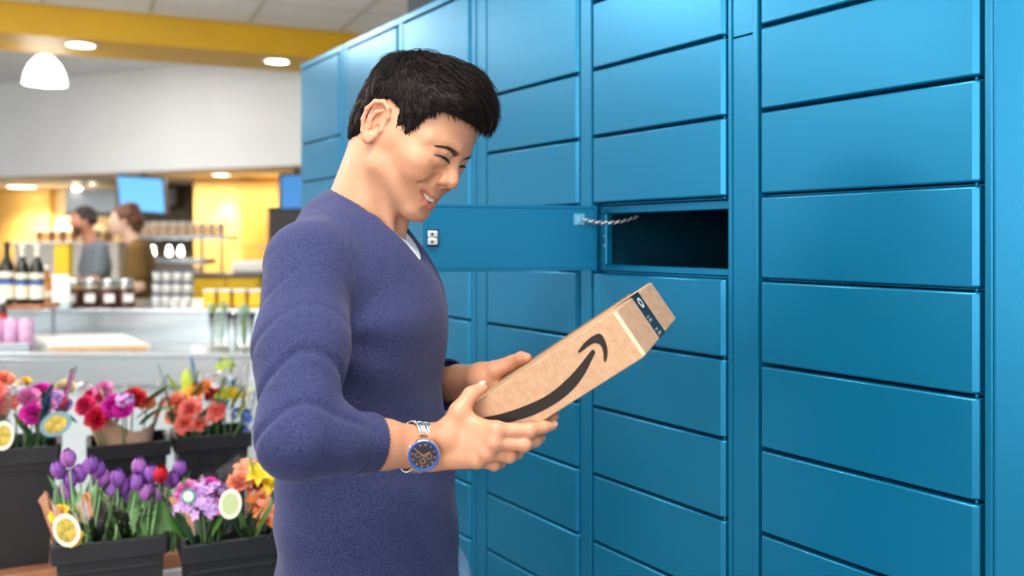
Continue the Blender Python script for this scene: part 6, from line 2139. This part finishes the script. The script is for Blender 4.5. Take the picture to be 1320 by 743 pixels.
for k, lst in enumerate(tul):
    hs = []
    for j, (px, py) in enumerate(lst):
        colr = 'red' if (px, py) == (206, 612) else ('violet' if (j + k) % 3 == 0 else 'purple')
        hs.append(('t', colr, px, py + 10, 2.22 + 0.02 * (j % 4) + 0.02 * k, 1.0, j % 3))
    lv = []
    cx = sum(p[0] for p in lst) / len(lst)
    for j in range(15):
        px = cx + rnd.uniform(-32, 32)
        lv.append(('tulip', px * 0.75 + cx * 0.25 + (-4 if k == 0 else 0), 712, 2.27 + rnd.uniform(0, 0.08), rnd.uniform(0.75, 1.0), rnd.choice((0, 180, 60, 120, -60)) + rnd.uniform(-20, 20), rnd.uniform(-4, 12), j % 3))
    tg = [(86, 684, 2.14, 0.032, 0.040, -18, M_TAGW, M_TAGY)] if k == 0 else None
    if k == 0: hs += [('c', 'yellow', 76, 662, 2.19, 0.7, 0), ('c', 'yellow', 96, 694, 2.17, 0.6, 1)]
    bouquet(tlab[k], inb(bk4, 0.06 + 0.068 * k, 0.09), hs, lv, (0.04, 0.095, 0.20, 0.43), False, tg)
bouquet('lilac and magenta bunch with a round teal tag in the bucket by the man\'s hip', inb(bk5, 0.075, 0.09),
    [('m', 'lilac', 254, 645, 2.21, 1.2, 0), ('m', 'lilac', 270, 650, 2.20, 1.2, 1), ('m', 'lilac', 262, 662, 2.18, 1.2, 2), ('m', 'lilac', 244, 656, 2.20, 1.1, 0), ('c', 'magenta', 268, 629, 2.25, 0.9, 1), ('c', 'magenta', 236, 645, 2.22, 0.7, 2), ('c', 'pink', 240, 632, 2.27, 0.9, 3), ('m', 'lilac', 278, 640, 2.24, 1.0, 1), ('m', 'pink', 285, 660, 2.2, 0.9, 2)],
    [('dark', 250, 705, 2.2, 1.2, 180, 10, 0), ('dark', 265, 702, 2.19, 1.2, 0, 5, 0), ('dark', 280, 700, 2.2, 1.2, 0, 15, 0), ('wide', 240, 695, 2.2, 1.2, 180, 25, 0), ('wide', 272, 690, 2.18, 1.2, 40, 10, 1), ('dark', 258, 690, 2.18, 1.2, 120, 5, 0)],
    (0.05, 0.12, 0.20, 0.47), False, [(243, 640, 2.15, 0.017, 0.017, 0, M_TAGT, M_TAGW)])
bouquet('orange and yellow lilies with a cream tag against the man\'s sweater', inb(bk5, 0.165, 0.09),
    [('l', 'orange', 338, 655, 2.30, 1.1, 0), ('l', 'peach', 350, 662, 2.28, 1.1, 1), ('l', 'yellow', 352, 628, 2.34, 1.3, 2), ('l', 'coral', 330, 632, 2.34, 1.0, 0), ('l', 'yellow', 336, 618, 2.32, 1.0, 1), ('c', 'peach', 308, 622, 2.30, 1.0, 2), ('c', 'crimson', 342, 600, 2.36, 0.8, 1), ('l', 'peach', 318, 610, 2.34, 0.9, 0), ('l', 'peach', 366, 655, 2.32, 1.0, 0), ('l', 'orange', 345, 672, 2.26, 0.9, 1)],
    [('dark', 320, 700, 2.22, 1.2, 0, 5, 0), ('wide', 330, 690, 2.2, 1.3, 20, 10, 0), ('lime', 345, 640, 2.3, 1.4, 0, 10, 0), ('lime', 336, 625, 2.32, 1.4, 180, 10, 1), ('dark', 345, 695, 2.22, 1.2, 0, 20, 0), ('wide', 318, 680, 2.22, 1.2, 180, 10, 1), ('dark', 310, 690, 2.2, 1.2, 180, 10, 0)],
    (0.05, 0.125, 0.20, 0.48), False, [(297, 650, 2.16, 0.027, 0.036, 8, M_TAGW, mat('tag_green_print', srgb(190, 206, 150), 0.5))])
